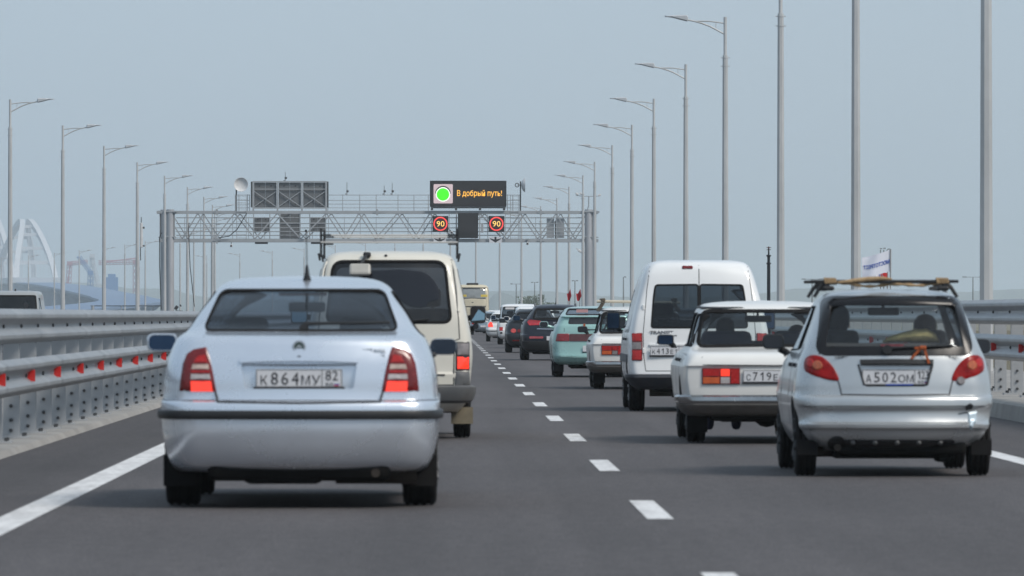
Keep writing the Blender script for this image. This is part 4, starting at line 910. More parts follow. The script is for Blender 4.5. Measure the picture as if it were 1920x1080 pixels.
def person(loc, label, shirt, rz=0.0, driving=True, lean=0.0, cap=False):
    "seated adult; loc = seat cushion point under the hips (world)"
    key = (shirt.name, driving, cap)
    if key in PEOPLE:
        o = dup(PEOPLE[key]); o.location = loc; o.rotation_euler = (0, lean, rz); o['label'] = label; return o
    t = thing('person', loc, label, 'person', None, rz); t.rotation_euler = (0, lean, rz)
    V = [(0, 0, .08), (0, -.05, .25), (0, -.09, .42), (0, -.09, .52), (0, -.075, .585)]; Ed = [(0, 1), (1, 2), (2, 3), (3, 4)]; Ra = [(.165, .12), (.15, .105), (.17, .105), (.085, .075), (.05, .05)]
    hy = .42 if driving else .16; hz = .36 if driving else .14
    for sg in (-1, 1):
        b = len(V); V += [(sg * .19, -.09, .465), (sg * .25, .04, .26), (sg * (.17 if driving else .12), hy - .06, hz)]; Ed += [(2, b), (b, b + 1), (b + 1, b + 2)]; Ra += [.06, .045, .034]
        b = len(V); V += [(sg * .10, .22, .11), (sg * .13, .46, .13), (sg * .13, .56, -.25)]; Ed += [(0, b), (b, b + 1), (b + 1, b + 2)]; Ra += [.085, .065, .05]
    skin_body('body', V, Ed, Ra, shirt, t)
    hd = MB(); cz = .70
    hd.loft([[Vector((r * .82 * math.cos(a), -.05 + r * 1.0 * math.sin(a) + dy, cz + z)) for a in [2 * math.pi * k / 16 for k in range(16)]] for (z, r, dy) in ((-.125, .045, .035), (-.11, .062, .03), (-.07, .082, .02), (-.02, .092, .008), (.03, .096, 0), (.08, .086, -.004), (.11, .06, -.006), (.125, .02, -.006))], cap=True)
    hd.loft([[Vector((.012 * k, .045 + o, cz + z)) for k in (-1, 1)] + [Vector((0, .045 + o + .018, cz + z))] for (z, o) in ((.01, -.004), (-.03, .012), (-.035, -.002))], cap=True)
    for sg in (-1, 1): hd.box((sg * .082, -.05, cz - .01), (.014, .035, .06), bev=.006); hd.box((sg * .032, .046, cz + .02), (.026, .008, .010))
    hd.box((0, .046, cz - .062), (.045, .008, .012)); hd.tube((0, -.07, .52), (0, -.055, .62), .048, n=12)
    h = hd.build('head', skin_m, t, smooth=50)
    hr = MB(); hr.loft([[Vector((r * .84 * math.cos(a), -.062 + r * 1.0 * math.sin(a), cz + z - .03 * math.sin(a) * (-1 if z < .05 else 0))) for a in [2 * math.pi * k / 16 for k in range(16)]] for (z, r) in ((-.055, .084), (.0, .102), (.05, .106), (.09, .096), (.122, .066), (.136, .02))], cap=True)
    for i, p in enumerate(hr.v):
        if p[2] < cz + .06 and p[1] > -.02: hr.v[i] = (p[0], p[1] - .09 if abs(p[0]) < .07 else p[1] - .05, p[2])
    hr.build('hair', hair_m, t, smooth=50)
    for sg in (-1, 1):
        hx = sg * (.17 if driving else .12); hm = MB(); hm.box((hx, hy - .01, hz + .01), (.035, .085, .07), bev=.015)
        for f in range(4):
            fz = hz + .035 - f * .019; fl = (.035, .042, .04, .03)[f]; hm.path([(hx, hy + .025, fz), (hx - sg * .012, hy + .025 + fl * .7, fz), (hx - sg * .04, hy + .02 + fl, fz)], [.009, .0085, .007], 6)
        hm.path([(hx - sg * .01, hy - .02, hz + .035), (hx - sg * .035, hy + .01, hz + .05), (hx - sg * .05, hy + .04, hz + .045)], [.011, .01, .008], 6); hm.build('hand', skin_m, t, smooth=50)
    PEOPLE[key] = t; return t
def front_glass(c, zb, zt, reach, ins=.11, g=None):
    w0, w1 = c.fw(zb) - ins, c.fw(zt) - ins
    c.window('windscreen', rounded([(-w0, zb), (w0, zb), (w1, zt), (-w1, zt)], .06), g or g_clear, 'front', reach, 0)
def head_lamps(c, z, x, w=.34, h=.14):
    for sg in (-1, 1):
        c.patch('headlight', rounded([(sg * (x - w / 2), z - h / 2), (sg * (x + w / 2), z - h / 2), (sg * (x + w / 2), z + h / 2), (sg * (x - w / 2), z + h / 2)][::sg], .04), white_lens, .006, .012, view='front')
    c.patch('grille', rounded([(-.3, z - .08), (.3, z - .08), (.3, z + .06), (-.3, z + .06)], .03), black_plastic, .004, .01, view='front')
def side_detail(c, zb, ya, yb, doors, sill=.32):
    for v in ('left', 'right'):
        for y in doors: c.stroke('door_gap', [(y, sill), (y, zb - .02)], .010, trim_m, .0015, v)
        for y in doors[:-1]: c.patch('door_handle', rounded([(y + .06, zb - .13), (y + .2, zb - .13), (y + .2, zb - .10), (y + .06, zb - .10)], .01), trim_m, .022, .008, view=v)
C1 = (260, 440, 2.0); C2 = (1420, 480, 2.454); C3 = (1020, 470, 2.8423); C4 = (860, 500, 4.694); C6 = (590, 440, 4.909); C7 = (640, 600, 4.5); C8 = (860, 540, 9.0); M3 = (1440, 690, 4.0); T5 = (1140, 470, 4.697); L4 = (1240, 540, 6.0)
mirror_blue = mat('mirror_glass_blue', (.045, .075, .13), .06, 1.0, var=0)
mirror_grey = mat('mirror_glass_grey', (.05, .055, .065), .12, .6, var=0)
mirror_sky = mat('mirror_glass_sky', (.34, .50, .58), .05, 1.0, var=0)
def recess(c, pts, reach):
    mb = MB(); mb.prism(pts, lambda x, z: (x, -1.5, z), lambda x, z: (x, reach, z)); c.cutters.append(mb.mesh('cutter', None, True, (c.paint, interior_m)))
def both(c, name, pts, m, **k):
    return [c.patch(name, pts, m, **k), c.patch(name, mirror_pts(pts), m, **k)]
def ring_part(name, c, x, z, r0, r1, m, off, parent=None, ry=1.0):
    q, n = c.hit(x, z, 'rear'); N = 28; vs = []
    for (r, o) in ((r0, off), (r1, off), (r1, -.004), (r0, -.004)): vs.append([Vector((q.x + r * math.cos(2 * math.pi * k / N), q.y - o, q.z + ry * r * math.sin(2 * math.pi * k / N))) for k in range(N)])
    return MB().loft(vs + [vs[0]]).build(name, m, parent or c.root)
# ================================================================= silver sedan, nearest, left lane
silver_blue = paint('paint_silver_blue', (.72, .77, .84), .72, .27, .6, .02)
c = Car('silver_sedan', 'silver sedan with a black bumper strip, nearest car in the left lane', 'car', 560, 41.1,
    [(.225, .745, .16, .26, .35, .05), (.25, .785, .09, .25, .4, .05), (.30, .815, .045, .24, .45, .055), (.40, .842, .012, .23, .5, .06), (.50, .856, .0, .24, .5, .06), (.60, .862, .0, .24, .5, .06), (.645, .862, .01, .24, .5, .06), (.662, .858, .03, .24, .5, .06), (.672, .853, .075, .22, .5, .055),
     (.80, .842, .092, .20, .5, .05), (.90, .825, .108, .20, .5, .05), (.98, .800, .13, .22, .5, .05), (1.03, .775, .15, .22, .5, .05), (1.052, .758, .18, .22, .5, .05), (1.064, .745, .26, .20, .5, .05), (1.074, .735, .44, .18, .5, .05), (1.088, .722, .58, .16, .5, .05),
     (1.20, .655, .80, .13, .6, .06), (1.30, .590, 1.02, .12, .7, .06), (1.362, .545, 1.18, .13, .8, .08), (1.392, .505, 1.30, .16, .8, .10), (1.415, .44, 1.48, .2, .6, .10), (1.428, .34, 1.68, .2, .4, .08), (1.434, .20, 1.85, .12, .3, .05)],
    [(.22, 4.2), (.45, 4.48), (.62, 4.47), (.78, 4.2), (.90, 3.75), (.97, 3.3), (1.09, 3.02), (1.2, 2.82), (1.3, 2.62), (1.39, 2.42), (1.415, 2.3), (1.428, 2.2), (1.434, 2.1)], silver_blue,
    axles=(.92, 3.43), tr=.305, tw=.215, track=1.475)
sedan = c
c.cabin(.45, 1.385, .80, 3.0)
c.window('rear_window', rounded([(-.605, 1.092), (.605, 1.092), (.509, 1.345), (-.509, 1.345)], .05, 5), g_tint, reach=1.9, seal=.014)
front_glass(c, 1.06, 1.35, 2.0)
c.window('side_window', rounded([(1.05, 1.08), (1.95, 1.06), (1.95, 1.33), (1.42, 1.33)], .05), g_mid, 'side'); c.window('side_window', rounded([(2.03, 1.06), (2.98, 1.05), (2.52, 1.33), (2.03, 1.33)], .05), g_mid, 'side')
side_detail(c, 1.05, 1.0, 3.0, [1.15, 2.0, 2.95]); head_lamps(c, .68, .55)
rp = [(-.335, .735), (.335, .735), (.355, .888), (-.355, .888)]
recess(c, rounded(rp, .02), .145)
c.stroke('lid_lip', [(-.36, .905), (-.2, .912), (0, .914), (.2, .912), (.36, .905)], .030, silver_blue, .016)
c.stroke('lid_gap', [(-.588, 1.055), (-.568, .97), (-.545, .86), (-.515, .72), (-.497, .655), (0, .648), (.497, .655), (.515, .72), (.545, .86), (.568, .97), (.588, 1.055)], .014, trim_m, .0015)
lp = c.L([(150, 588), (154, 545), (163, 485), (178, 448), (203, 431), (250, 422), (262, 455), (275, 510), (290, 590)], C1)
for sgn in (-1, 1):
    q = lp if sgn < 0 else mirror_pts(lp)
    o = c.patch('tail_lamp', q, dark_red_lens, .010, .012)
    def zone(name, pts, m): c.patch(name, [(sgn * x, z) for x, z in pts][::-sgn], m, .0135, .006, .004, parent=o, seg=.03)
    zone('lamp_lens', [(-.665, .718), (-.525, .718), (-.536, .783), (-.668, .783)], lit_lens)
    zone('reversing_lens', [(-.668, .792), (-.538, .792), (-.544, .826), (-.666, .826)], white_lens)
    zone('red_stripe', [(-.666, .832), (-.545, .832), (-.548, .848), (-.664, .848)], red_lens)
    zone('indicator_lens', [(-.664, .853), (-.549, .853), (-.553, .886), (-.656, .886)], mat('pale_lens', (.55, .42, .36), .25, 0, coat=.6, var=.3, scale=25))
    zone('upper_lens', [(-.652, .893), (-.556, .893), (-.574, .945), (-.622, .938)], red_lens)
c.band('bumper_strip', [(.548, 0), (.550, .018), (.562, .024), (.590, .024), (.602, .018), (.604, 0)], black_plastic, 1.0)
c.band('bumper_gap', [(.663, .0005), (.664, .003), (.668, .003), (.669, .0005)], trim_m, .5)
c.plate('К864МУ', '82', .800, w=.53, y=.118)
MB().box((0, .122, .735), (.56, .02, .022)).build('plate_holder', black_plastic, c.root)
o = ring_part('emblem', c, 0, .992, .030, .040, chrome, .006); ring_part('emblem_field', c, 0, .992, .001, .029, mat('emblem_dark', (.04, .07, .06), .4), .003, o)
q, n = c.hit(0, .992, 'rear'); mb = MB(); w_ = [(-.018, -.012), (-.004, -.004), (.012, -.006), (.02, .003), (.012, .010), (.0, .008), (.006, .018), (-.008, .010), (-.016, .002)]
mb.prism([(q.x + a, q.z + b) for a, b in w_], lambda x, z: (x, q.y - .008, z), lambda x, z: (x, q.y - .002, z)); mb.build('winged_arrow', chrome, o)
MB().lathe([(.012, -.006), (.012, .004)], c.hit(0, .928, 'rear')[0], 'Y', 12).build('lock', trim_m, c.root)
q, n = c.hit(.46, .965, 'rear'); text('badge', 'OCTAVIA', .15, .026, (.455, q.y - .002, .968), chrome, c.root); text('badge', 'TOUR', .075, .016, (.49, q.y - .002, .936), trim_m, c.root)
c.wiper((.02, 1.105), (.55, 1.115), .03, .013); 
mb = MB(); mb.path([(.022, 1.42, 1.40), (.022, 1.40, 1.445), (.022, 1.36, 1.50)], [.03, .016, .008], 8); mb.path([(.022, 1.36, 1.50), (.022, 1.22, 1.70)], .004, 6); mb.build('roof_aerial', black_plastic, c.root)
c.door_mirror(-1, .915, 1.95, 1.012, .20, .115, silver_blue, mirror_blue); c.door_mirror(1, .885, 1.95, .985, .17, .105, silver_blue, mat('mirror_glass_slate', (.06, .075, .10), .1, .9, var=0), gp=[(a * .97, b * .95) for a, b in rounded([(-.085, -.052), (.085, -.052), (.085, .052), (-.085, .052)], .04)])
c.wheels(); c.muffler(.47, .23, .18); c.flap(.13, .32, .22); mb = MB(); mb.box((0, .32, .25), (1.12, .4, .14), bev=.05); mb.box((-.1, .3, .20), (.5, .3, .10), bev=.05); mb.build('spare_well', under_m, c.root)
c.seats(2.0, 1.05, .42, 1.14, .36, 1.02); c.inner_mirror(2.5, 1.24)
mb = MB(); mb.box((0, .84, 1.01), (1.15, .5, .03)); mb.build('parcel_shelf', interior_m, c.root)
mb = MB(); mb.box((0, 1.16, 1.318), (.30, .05, .02)); mb.build('high_brake_light', dark_red_lens, c.root)
c.finish()
# ================================================================= cream van, left lane
cream = paint('paint_cream', (.66, .635, .56), 0, .38, .35, .14, (.40, .35, .26))
c = Car('cream_van', 'cream minibus with a large dusty rear window, ahead of the silver sedan', 'van', 729, 64.1,
    [(.26, .66, .16, .2, .3, .03), (.32, .72, .06, .16, .3, .03), (.38, .755, .02, .14, .3, .03), (.50, .775, .0, .12, .3, .03), (.62, .787, .0, .12, .3, .03), (.645, .790, .02, .12, .3, .03), (.80, .80, .03, .11, .3, .03), (.95, .79, .045, .11, .3, .03), (1.10, .765, .06, .11, .3, .03),
     (1.30, .725, .10, .11, .3, .04), (1.50, .682, .15, .11, .3, .05), (1.65, .648, .19, .11, .3, .06), (1.72, .622, .23, .13, .3, .07), (1.765, .575, .29, .16, .3, .08), (1.79, .50, .40, .2, .3, .08), (1.803, .38, .6, .2, .3, .05)],
    [(.26, 4.0), (.6, 4.2), (.95, 4.05), (1.2, 3.75), (1.5, 3.4), (1.72, 3.05), (1.79, 2.8), (1.803, 2.5)], cream, axles=(.95, 3.2), tr=.285, tw=.165, track=1.40)
c.cabin(.5, 1.745, .3, 3.5, .06)
c.window('rear_window', rounded([(-.598, 1.115), (.598, 1.115), (.575, 1.30), (.535, 1.700), (-.535, 1.700), (-.575, 1.30)], .10, 6), g_dusty, reach=1.7, seal=.030)
front_glass(c, 1.15, 1.66, 1.8)
c.window('side_window', rounded([(.35, 1.10), (1.5, 1.10), (1.5, 1.62), (.45, 1.62)], .08), g_dark, 'side'); c.window('side_window', rounded([(1.6, 1.10), (2.5, 1.10), (2.5, 1.62), (1.6, 1.62)], .08), g_dark, 'side'); c.window('side_window', rounded([(2.6, 1.08), (3.5, 1.08), (3.1, 1.60), (2.6, 1.60)], .08), g_mid, 'side')
c.stroke('lid_gap', [(-.60, 1.72), (-.635, 1.45), (-.665, 1.15), (-.675, .96), (-.625, .94), (-.618, .52), (0, .512), (.618, .52), (.625, .94), (.675, .96), (.665, 1.15), (.635, 1.45), (.60, 1.72)], .013, trim_m, .0015)
c.stroke('roof_gutter', [(-.665, 1.22), (-.655, 1.4), (-.628, 1.62), (-.60, 1.70)], .022, cream, .012); c.stroke('roof_gutter', [(.60, 1.70), (.628, 1.62), (.655, 1.4), (.665, 1.22)], .022, cream, .012)
lp = [(.638, .655), (.768, .655), (.768, .93), (.638, .93)]
for sgn in (-1, 1):
    q = [(sgn * x, z) for x, z in lp][::sgn]; o = c.patch('tail_lamp', rounded(q, .012), trim_m, .010, .008)
    c.patch('lamp_lens', [(sgn * x, z) for x, z in [(.650, .668), (.758, .668), (.758, .790), (.650, .790)]][::sgn], lit_lens, .016, .008, .004, parent=o)
    c.patch('indicator_lens', [(sgn * x, z) for x, z in [(.650, .80), (.758, .80), (.758, .918), (.650, .918)]][::sgn], smoke_lens, .016, .008, .004, parent=o)
grey_bumper = mat('bumper_grey', (.10, .105, .11), .6, 0, var=.15, dirt=.35)
c.band('rear_bumper', [(.355, -.02), (.345, .02), (.37, .055), (.44, .065), (.50, .06), (.515, .02), (.516, .0)], grey_bumper, .5)
for sgn in (-1, 1): c.patch('bumper_corner', [(sgn * x, z) for x, z in [(.63, .50), (.775, .50), (.765, .648), (.632, .648)]][::sgn], grey_bumper, .012, .01)
q, n = c.hit(.5, .62, 'rear'); MB().box((.48, q.y - .003, .615), (.11, .004, .014)).build('badge', trim_m, c.root)
o = MB().box((-.275, .06, 1.620), (.205, .05, .125), Matrix.Rotation(-.5, 3, 'X'), .04).build('rear_underview_mirror', mat('mirror_back', (.40, .39, .36), .5), c.root)
mb = MB(); mb.path([(-.275, .08, 1.65), (-.24, .16, 1.72), (-.205, .27, 1.775)], .016, 8); mb.box((-.21, .25, 1.765), (.075, .06, .05), bev=.015); mb.build('mirror_bracket', trim_m, o)
MB().lathe([(.014, -.02), (.014, .02)], c.hit(-.03, 1.755, 'rear')[0], 'Y', 10).build('washer_nozzle', trim_m, c.root)
c.wiper((-.05, 1.10), (.38, 1.145), .02, .009)
c.patch('wiped_area', rounded(c.L([(330, 330), (560, 330), (800, 318), (1020, 345), (1120, 440), (1160, 590), (1040, 620), (1030, 660), (900, 670), (700, 560), (480, 430)], C6), .05, 3), mat('wiped_glass', (.008, .009, .014), .08, 0, coat=.2, var=0), .003, .012)
c.door_mirror(1, .865, 3.05, 1.19, .155, .175, black_plastic, mirror_sky, .1, .04, gp=[(-.066, -.063), (.066, -.052), (.070, .009), (.006, .052)]); c.door_mirror(1, .845, 3.2, 1.075, .06, .06, black_plastic, mirror_grey, .05, .028); c.door_mirror(-1, .92, 3.05, 1.20, .17, .20, black_plastic, mirror_sky, .1, .03)
c.wheels(); c.flap(.14, .30, .21, mat('flap_cream', (.20, .175, .125), .8, 0, var=.3, dirt=.4)); c.muffler(-.4, .27)
c.seats(2.7, .9, .62, 1.42, .36, 1.25)
for (z, y) in ((1.955, .55), (1.885, .45), (1.955, 2.25)): MB().tube((-.66, y, z), (.66, y, z), .008, n=8).build('rack_rail', mat('rack_pale', (.50, .49, .47), .6), c.root)
for sgn in (-1, 1):
    for y in (.5, 2.2):
        mb = MB(); mb.box((sgn * .655, y, 1.88), (.022, .04, .28)); mb.box((sgn * .61, y, 1.955), (.10, .04, .016)); mb.box((sgn * .61, y, 1.885), (.09, .04, .016)); mb.box((sgn * .672, y, 1.745), (.02, .05, .07), Matrix.Rotation(sgn * .2, 3, 'Y')); mb.build('rack_foot', trim_m, c.root)
c.finish()
# ================================================================= small silver hatchback, right lane, nearest
silver = paint('paint_silver', (.52, .54, .55), .65, .30, .6, .03)
c = Car('silver_hatchback', 'small silver hatchback with a roof rack and dented right bumper corner', 'car', 1681, 49.15,
    [(.19, .58, .20, .28, .3, .08), (.235, .645, .08, .28, .32, .08), (.30, .685, .02, .26, .34, .08), (.345, .705, .0, .26, .36, .08), (.362, .712, -.022, .26, .36, .08), (.385, .716, -.024, .26, .36, .08), (.405, .718, .004, .26, .36, .08), (.48, .728, .022, .25, .36, .08), (.510, .732, .012, .25, .36, .08), (.525, .733, -.012, .25, .36, .08), (.575, .735, -.006, .25, .36, .08), (.592, .734, .012, .25, .36, .08),
     (.602, .731, .038, .25, .36, .075), (.68, .724, .05, .24, .36, .07), (.80, .705, .072, .23, .36, .07), (.90, .672, .098, .20, .36, .07), (.925, .660, .11, .18, .36, .07), (1.0, .632, .150, .14, .4, .07), (1.15, .575, .235, .12, .45, .07), (1.28, .525, .315, .12, .5, .08), (1.325, .492, .36, .14, .5, .1), (1.352, .45, .43, .18, .4, .12), (1.37, .36, .58, .2, .4, .12), (1.378, .22, .75, .12, .3, .05)],
    [(.19, 3.15), (.45, 3.48), (.6, 3.45), (.75, 3.2), (.85, 2.95), (.92, 2.6), (1.1, 2.28), (1.29, 1.95), (1.352, 1.75), (1.37, 1.6), (1.378, 1.45)], silver, axles=(.56, 2.90), tr=.268, tw=.155, track=1.28)
matiz = c
c.cabin(.40, 1.335, .50, 2.6, .06)
c.window('rear_window', rounded([(-.553, .925), (.553, .925), (.488, 1.292), (-.488, 1.292)], .045, 5), g_clear, reach=1.2, seal=0)
c.stroke('window_seal', rounded([(-.548, .922), (.548, .922), (.485, 1.295), (-.485, 1.295)], .05, 5), .075, mat('black_glass_edge', (.012, .012, .014), .25, 0, coat=0, var=0, spec=.3), .006, closed=True, seg=.03)
front_glass(c, .97, 1.28, 1.3, .09)
c.window('side_window', rounded([(.80, .95), (1.14, .93), (1.14, 1.25), (.92, 1.25)], .05), g_mid, 'side', seal=.014); c.window('side_window', rounded([(1.2, .93), (2.2, .92), (1.82, 1.25), (1.2, 1.25)], .05), g_mid, 'side', seal=.014)
side_detail(c, .93, .5, 2.2, [.62, 1.16, 2.25]); head_lamps(c, .62, .5)
recess(c, rounded(c.L([(475, 498), (820, 498), (786, 602), (494, 602)], C2), .03), .115)
c.stroke('plate_garnish', c.L([(478, 489), (640, 486), (815, 489)], C2), .040, black_plastic, .014)
for sg in (-1, 1): c.stroke('recess_edge', [(sg * x, z) for x, z in c.L([(812, 500), (786, 596)], C2)], .016, trim_m, .004)
c.stroke('lid_gap', c.L([(300, 440), (345, 470)], C2)[:1] + [(-.555, .905), (-.47, .80), (-.415, .69), (-.395, .605), (0, .600), (.395, .605), (.415, .69), (.47, .80), (.555, .905)], .012, trim_m, .0015)
lp = rounded(c.L([(224, 505), (231, 472), (256, 456), (300, 460), (345, 495), (372, 538), (385, 578), (330, 572), (258, 550), (227, 530)], C2), .035, 3)
lamp_red = mat('lamp_red_clear', (.24, .002, .002), .28, 0, coat=.1, var=.35, scale=14, spec=.25)
for sgn in (-1, 1):
    q = lp if sgn < 0 else mirror_pts(lp); o = c.patch('tail_lamp', q, lamp_red, .012, .016, seg=.03)
    cx, cz = c.L([(285, 505)], C2)[0]; c.patch('indicator_lens', circle(sgn * abs(cx), cz, .040)[::sgn], mat('amber_lens', (.40, .08, .015), .15, 0, coat=1, var=.3, scale=40), .018, .012, .004, parent=o)
    if sgn > 0: cx, cz = c.L([(942, 575)], C2)[0]; c.patch('reversing_lens', circle(cx, cz, .034), smoke_lens, .017, .01, .004, parent=o)
    cx, cz = c.L([(255, 495)], C2)[0]; c.patch('lamp_lens', circle(sgn * abs(cx), cz, .030, .038)[::sgn], red_lens, .017, .012, .004, parent=o)
c.plate('А502ОМ', '123', .732, x=.008, w=.505, y=.098)
q, n = c.hit(.008, .66, 'rear'); MB().box((.03, .092, .676), (.20, .003, .009)).build('plate_frame_strip', plate_blue, c.root)
for (x, tx) in ((-.365, 'DAEWOO'), (.39, 'MATIZ')): q, n = c.hit(x, .885, 'rear'); text('badge', tx, .155, .022, (x, q.y - .003, .882), mat('badge_grey', (.18, .18, .18), .3, .7, var=0), c.root)
c.wiper((-.06, .935), (.42, .955), .022, .011, .035)
for k in range(5): x = -.31 + k * .16; q, n = c.hit(x, .255, 'rear'); MB().lathe([(.0, -.022), (.012, -.018), (.020, -.006), (.022, .01)], q, 'Y', 12, cap=False).build('parking_sensor', mat('sensor_grey', (.13, .13, .13), .5), c.root, smooth=60)
c.patch('bumper_grille', rounded([(-.40, .205), (.44, .205), (.44, .275), (-.40, .275)], .03), trim_m, .004, .01)
c.patch('exhaust_cutout', circle(-.43, .245, .065, .055), black_plastic, .007, .008); c.muffler(-.42, .225, .2, .026)
c.patch('bumper_hole', c.L([(962, 690), (985, 678), (1000, 688), (994, 706), (966, 712)], C2), black_plastic, .006, .006, seg=.02)
c.patch('dent_reflection', c.L([(978, 722), (1018, 716), (1012, 770), (992, 800), (978, 790)], C2), mat('pale_reflection', (.45, .54, .60), .35, .3, coat=.2, var=.1), .010, .03, seg=.03)  # blue-white reflection at the dent, put into the colour of a pale patch
c.stroke('bumper_crack', c.L([(930, 728), (965, 722), (1015, 724)], C2), .010, trim_m, .004)
c.door_mirror(-1, .805, 1.95, .985, .165, .115, black_plastic, mirror_grey, .09, .045, -.05, .03); c.door_mirror(1, .77, 1.95, .95, .16, .11, black_plastic, mirror_grey, .09, .045, -.05, .0)
MB().box((0, .46, .962), (.17, .04, .022)).build('high_brake_light', mat('brake_lens_dim', (.30, .03, .04), .3), c.root)
c.wheels(rim_dark=True); c.flap(.16, .27, .15)
mb = MB(); mb.box((.05, .30, .21), (.95, .3, .09), bev=.03); mb.box((.36, .35, .165), (.12, .2, .12), bev=.03); mb.build('spare_well', under_m, c.root)
c.seats(1.75, .75, .36, 1.04, .33, .0); c.inner_mirror(1.75, 1.215, .24, .06, .02)
mb = MB(); mb.box((0, .66, .945), (1.0, .40, .07), bev=.02); mb.build('parcel_shelf', mat('shelf_grey', (.09, .085, .085), .9), c.root)
for y in (.50, 1.35):
    mb = MB(); mb.box((-.055, y, 1.436), (1.10, .035, .024), bev=.008); mb.build('rack_bar', black_plastic, c.root)
    for sg in (-1, 1):
        mb = MB(); fx = sg * .425 - .045; mb.path([(fx + sg * .02, y, 1.43), (fx + sg * .06, y, 1.39), (fx + sg * .105, y, 1.32)], [.016, .015, .012], 8); mb.box((fx, y, 1.385), (.09, .07, .035), bev=.015); mb.box((fx + sg * .01, y, 1.41), (.045, .045, .05), bev=.01); mb.build('rack_foot', black_plastic, c.root)
c.finish()
rope_m = mat('rope_tan', (.34, .235, .13), .9, 0, var=.3, scale=30, bump=.6, bscale=50)
t = thing('rope', (c.X, 49.15, 0), 'tan rope wound along the roof rack bar of the small hatchback', 'rope'); mb = MB()
pts = [(-.48 + .84 * k / 60, .50 + .020 * math.cos(k * .22), 1.424 - .018 * math.sin(math.pi * k / 60) + .008 * math.sin(k * .22)) for k in range(61)]; mb.path(pts, [.011 + .003 * math.sin(k * .9) for k in range(61)], 7); mb.build('wrap', rope_m, t, smooth=60)
for x0 in (-.47, .36):
    mb = MB(); mb.path([(x0 + .09 * k / 30 - .03, .50 + .026 * math.cos(k * 1.25), 1.438 + .022 * math.sin(k * 1.25)) for k in range(31)], .008, 7); mb.build('coil', rope_m, t, smooth=60)
mb = MB(); mb.path([(-.40, .47, 1.425), (-.30, .47, 1.438), (-.18, .47, 1.452), (-.08, .48, 1.458), (.0, .5, 1.452)], [.010, .016, .019, .015, .008], 8); mb.build('bundle', rope_m, t, smooth=60)
t = thing('ribbon', (c.X, 49.15, 0), 'orange and black ribbon tied to the wiper of the small hatchback', 'ribbon'); rb = mat('ribbon_orange', (.36, .075, .015), .7, 0, var=.35, scale=40)
y0 = c.hit(.2, .93, 'rear')[0].y - .05
for (a, b) in (((.19, .948), (.115, .868)), ((.21, .948), (.245, .832)), ((.14, .945), (.225, .950))):
    mb = MB(); mb.box(((a[0] + b[0]) / 2, y0, (a[1] + b[1]) / 2), (.018, .006, math.dist(a, b)), Matrix.Rotation(math.atan2(b[0] - a[0], a[1] - b[1]) * -1, 3, 'Y')); mb.build('strip', rb, t)
MB().box((.2, y0 - .003, .948), (.05, .02, .03), bev=.008).build('knot', rb, t)
t = thing('cushion', (c.X + .16, 49.15 + .64, .983), 'yellow patterned cushion lying behind the rear seats of the small hatchback', 'cushion'); mb = MB()
mb.loft([[Vector((x, .13 * k * math.cos(a), max(.0, h / 2 * k + h / 2 * k * math.sin(a)))) for a in [2 * math.pi * j / 14 for j in range(14)]] for (x, k, h) in ((-.22, .15, .06), (-.18, .7, .06), (-.08, 1, .075), (.02, 1, .10), (.10, 1, .105), (.17, .8, .09), (.20, .2, .06))], cap=True)
mb.build('cover', mat('cushion_yellow', (.74, .58, .25), .9, 0, var=.35, scale=16), t, smooth=60)
person((c.X - .33, 49.15 + 1.72, .43), 'driver in dark clothes and dark cap in the small silver hatchback', shirt_a)
person((c.X + .33, 49.15 + 1.72, .36), 'passenger in dark clothes on the right in the small silver hatchback', shirt_b, driving=False)
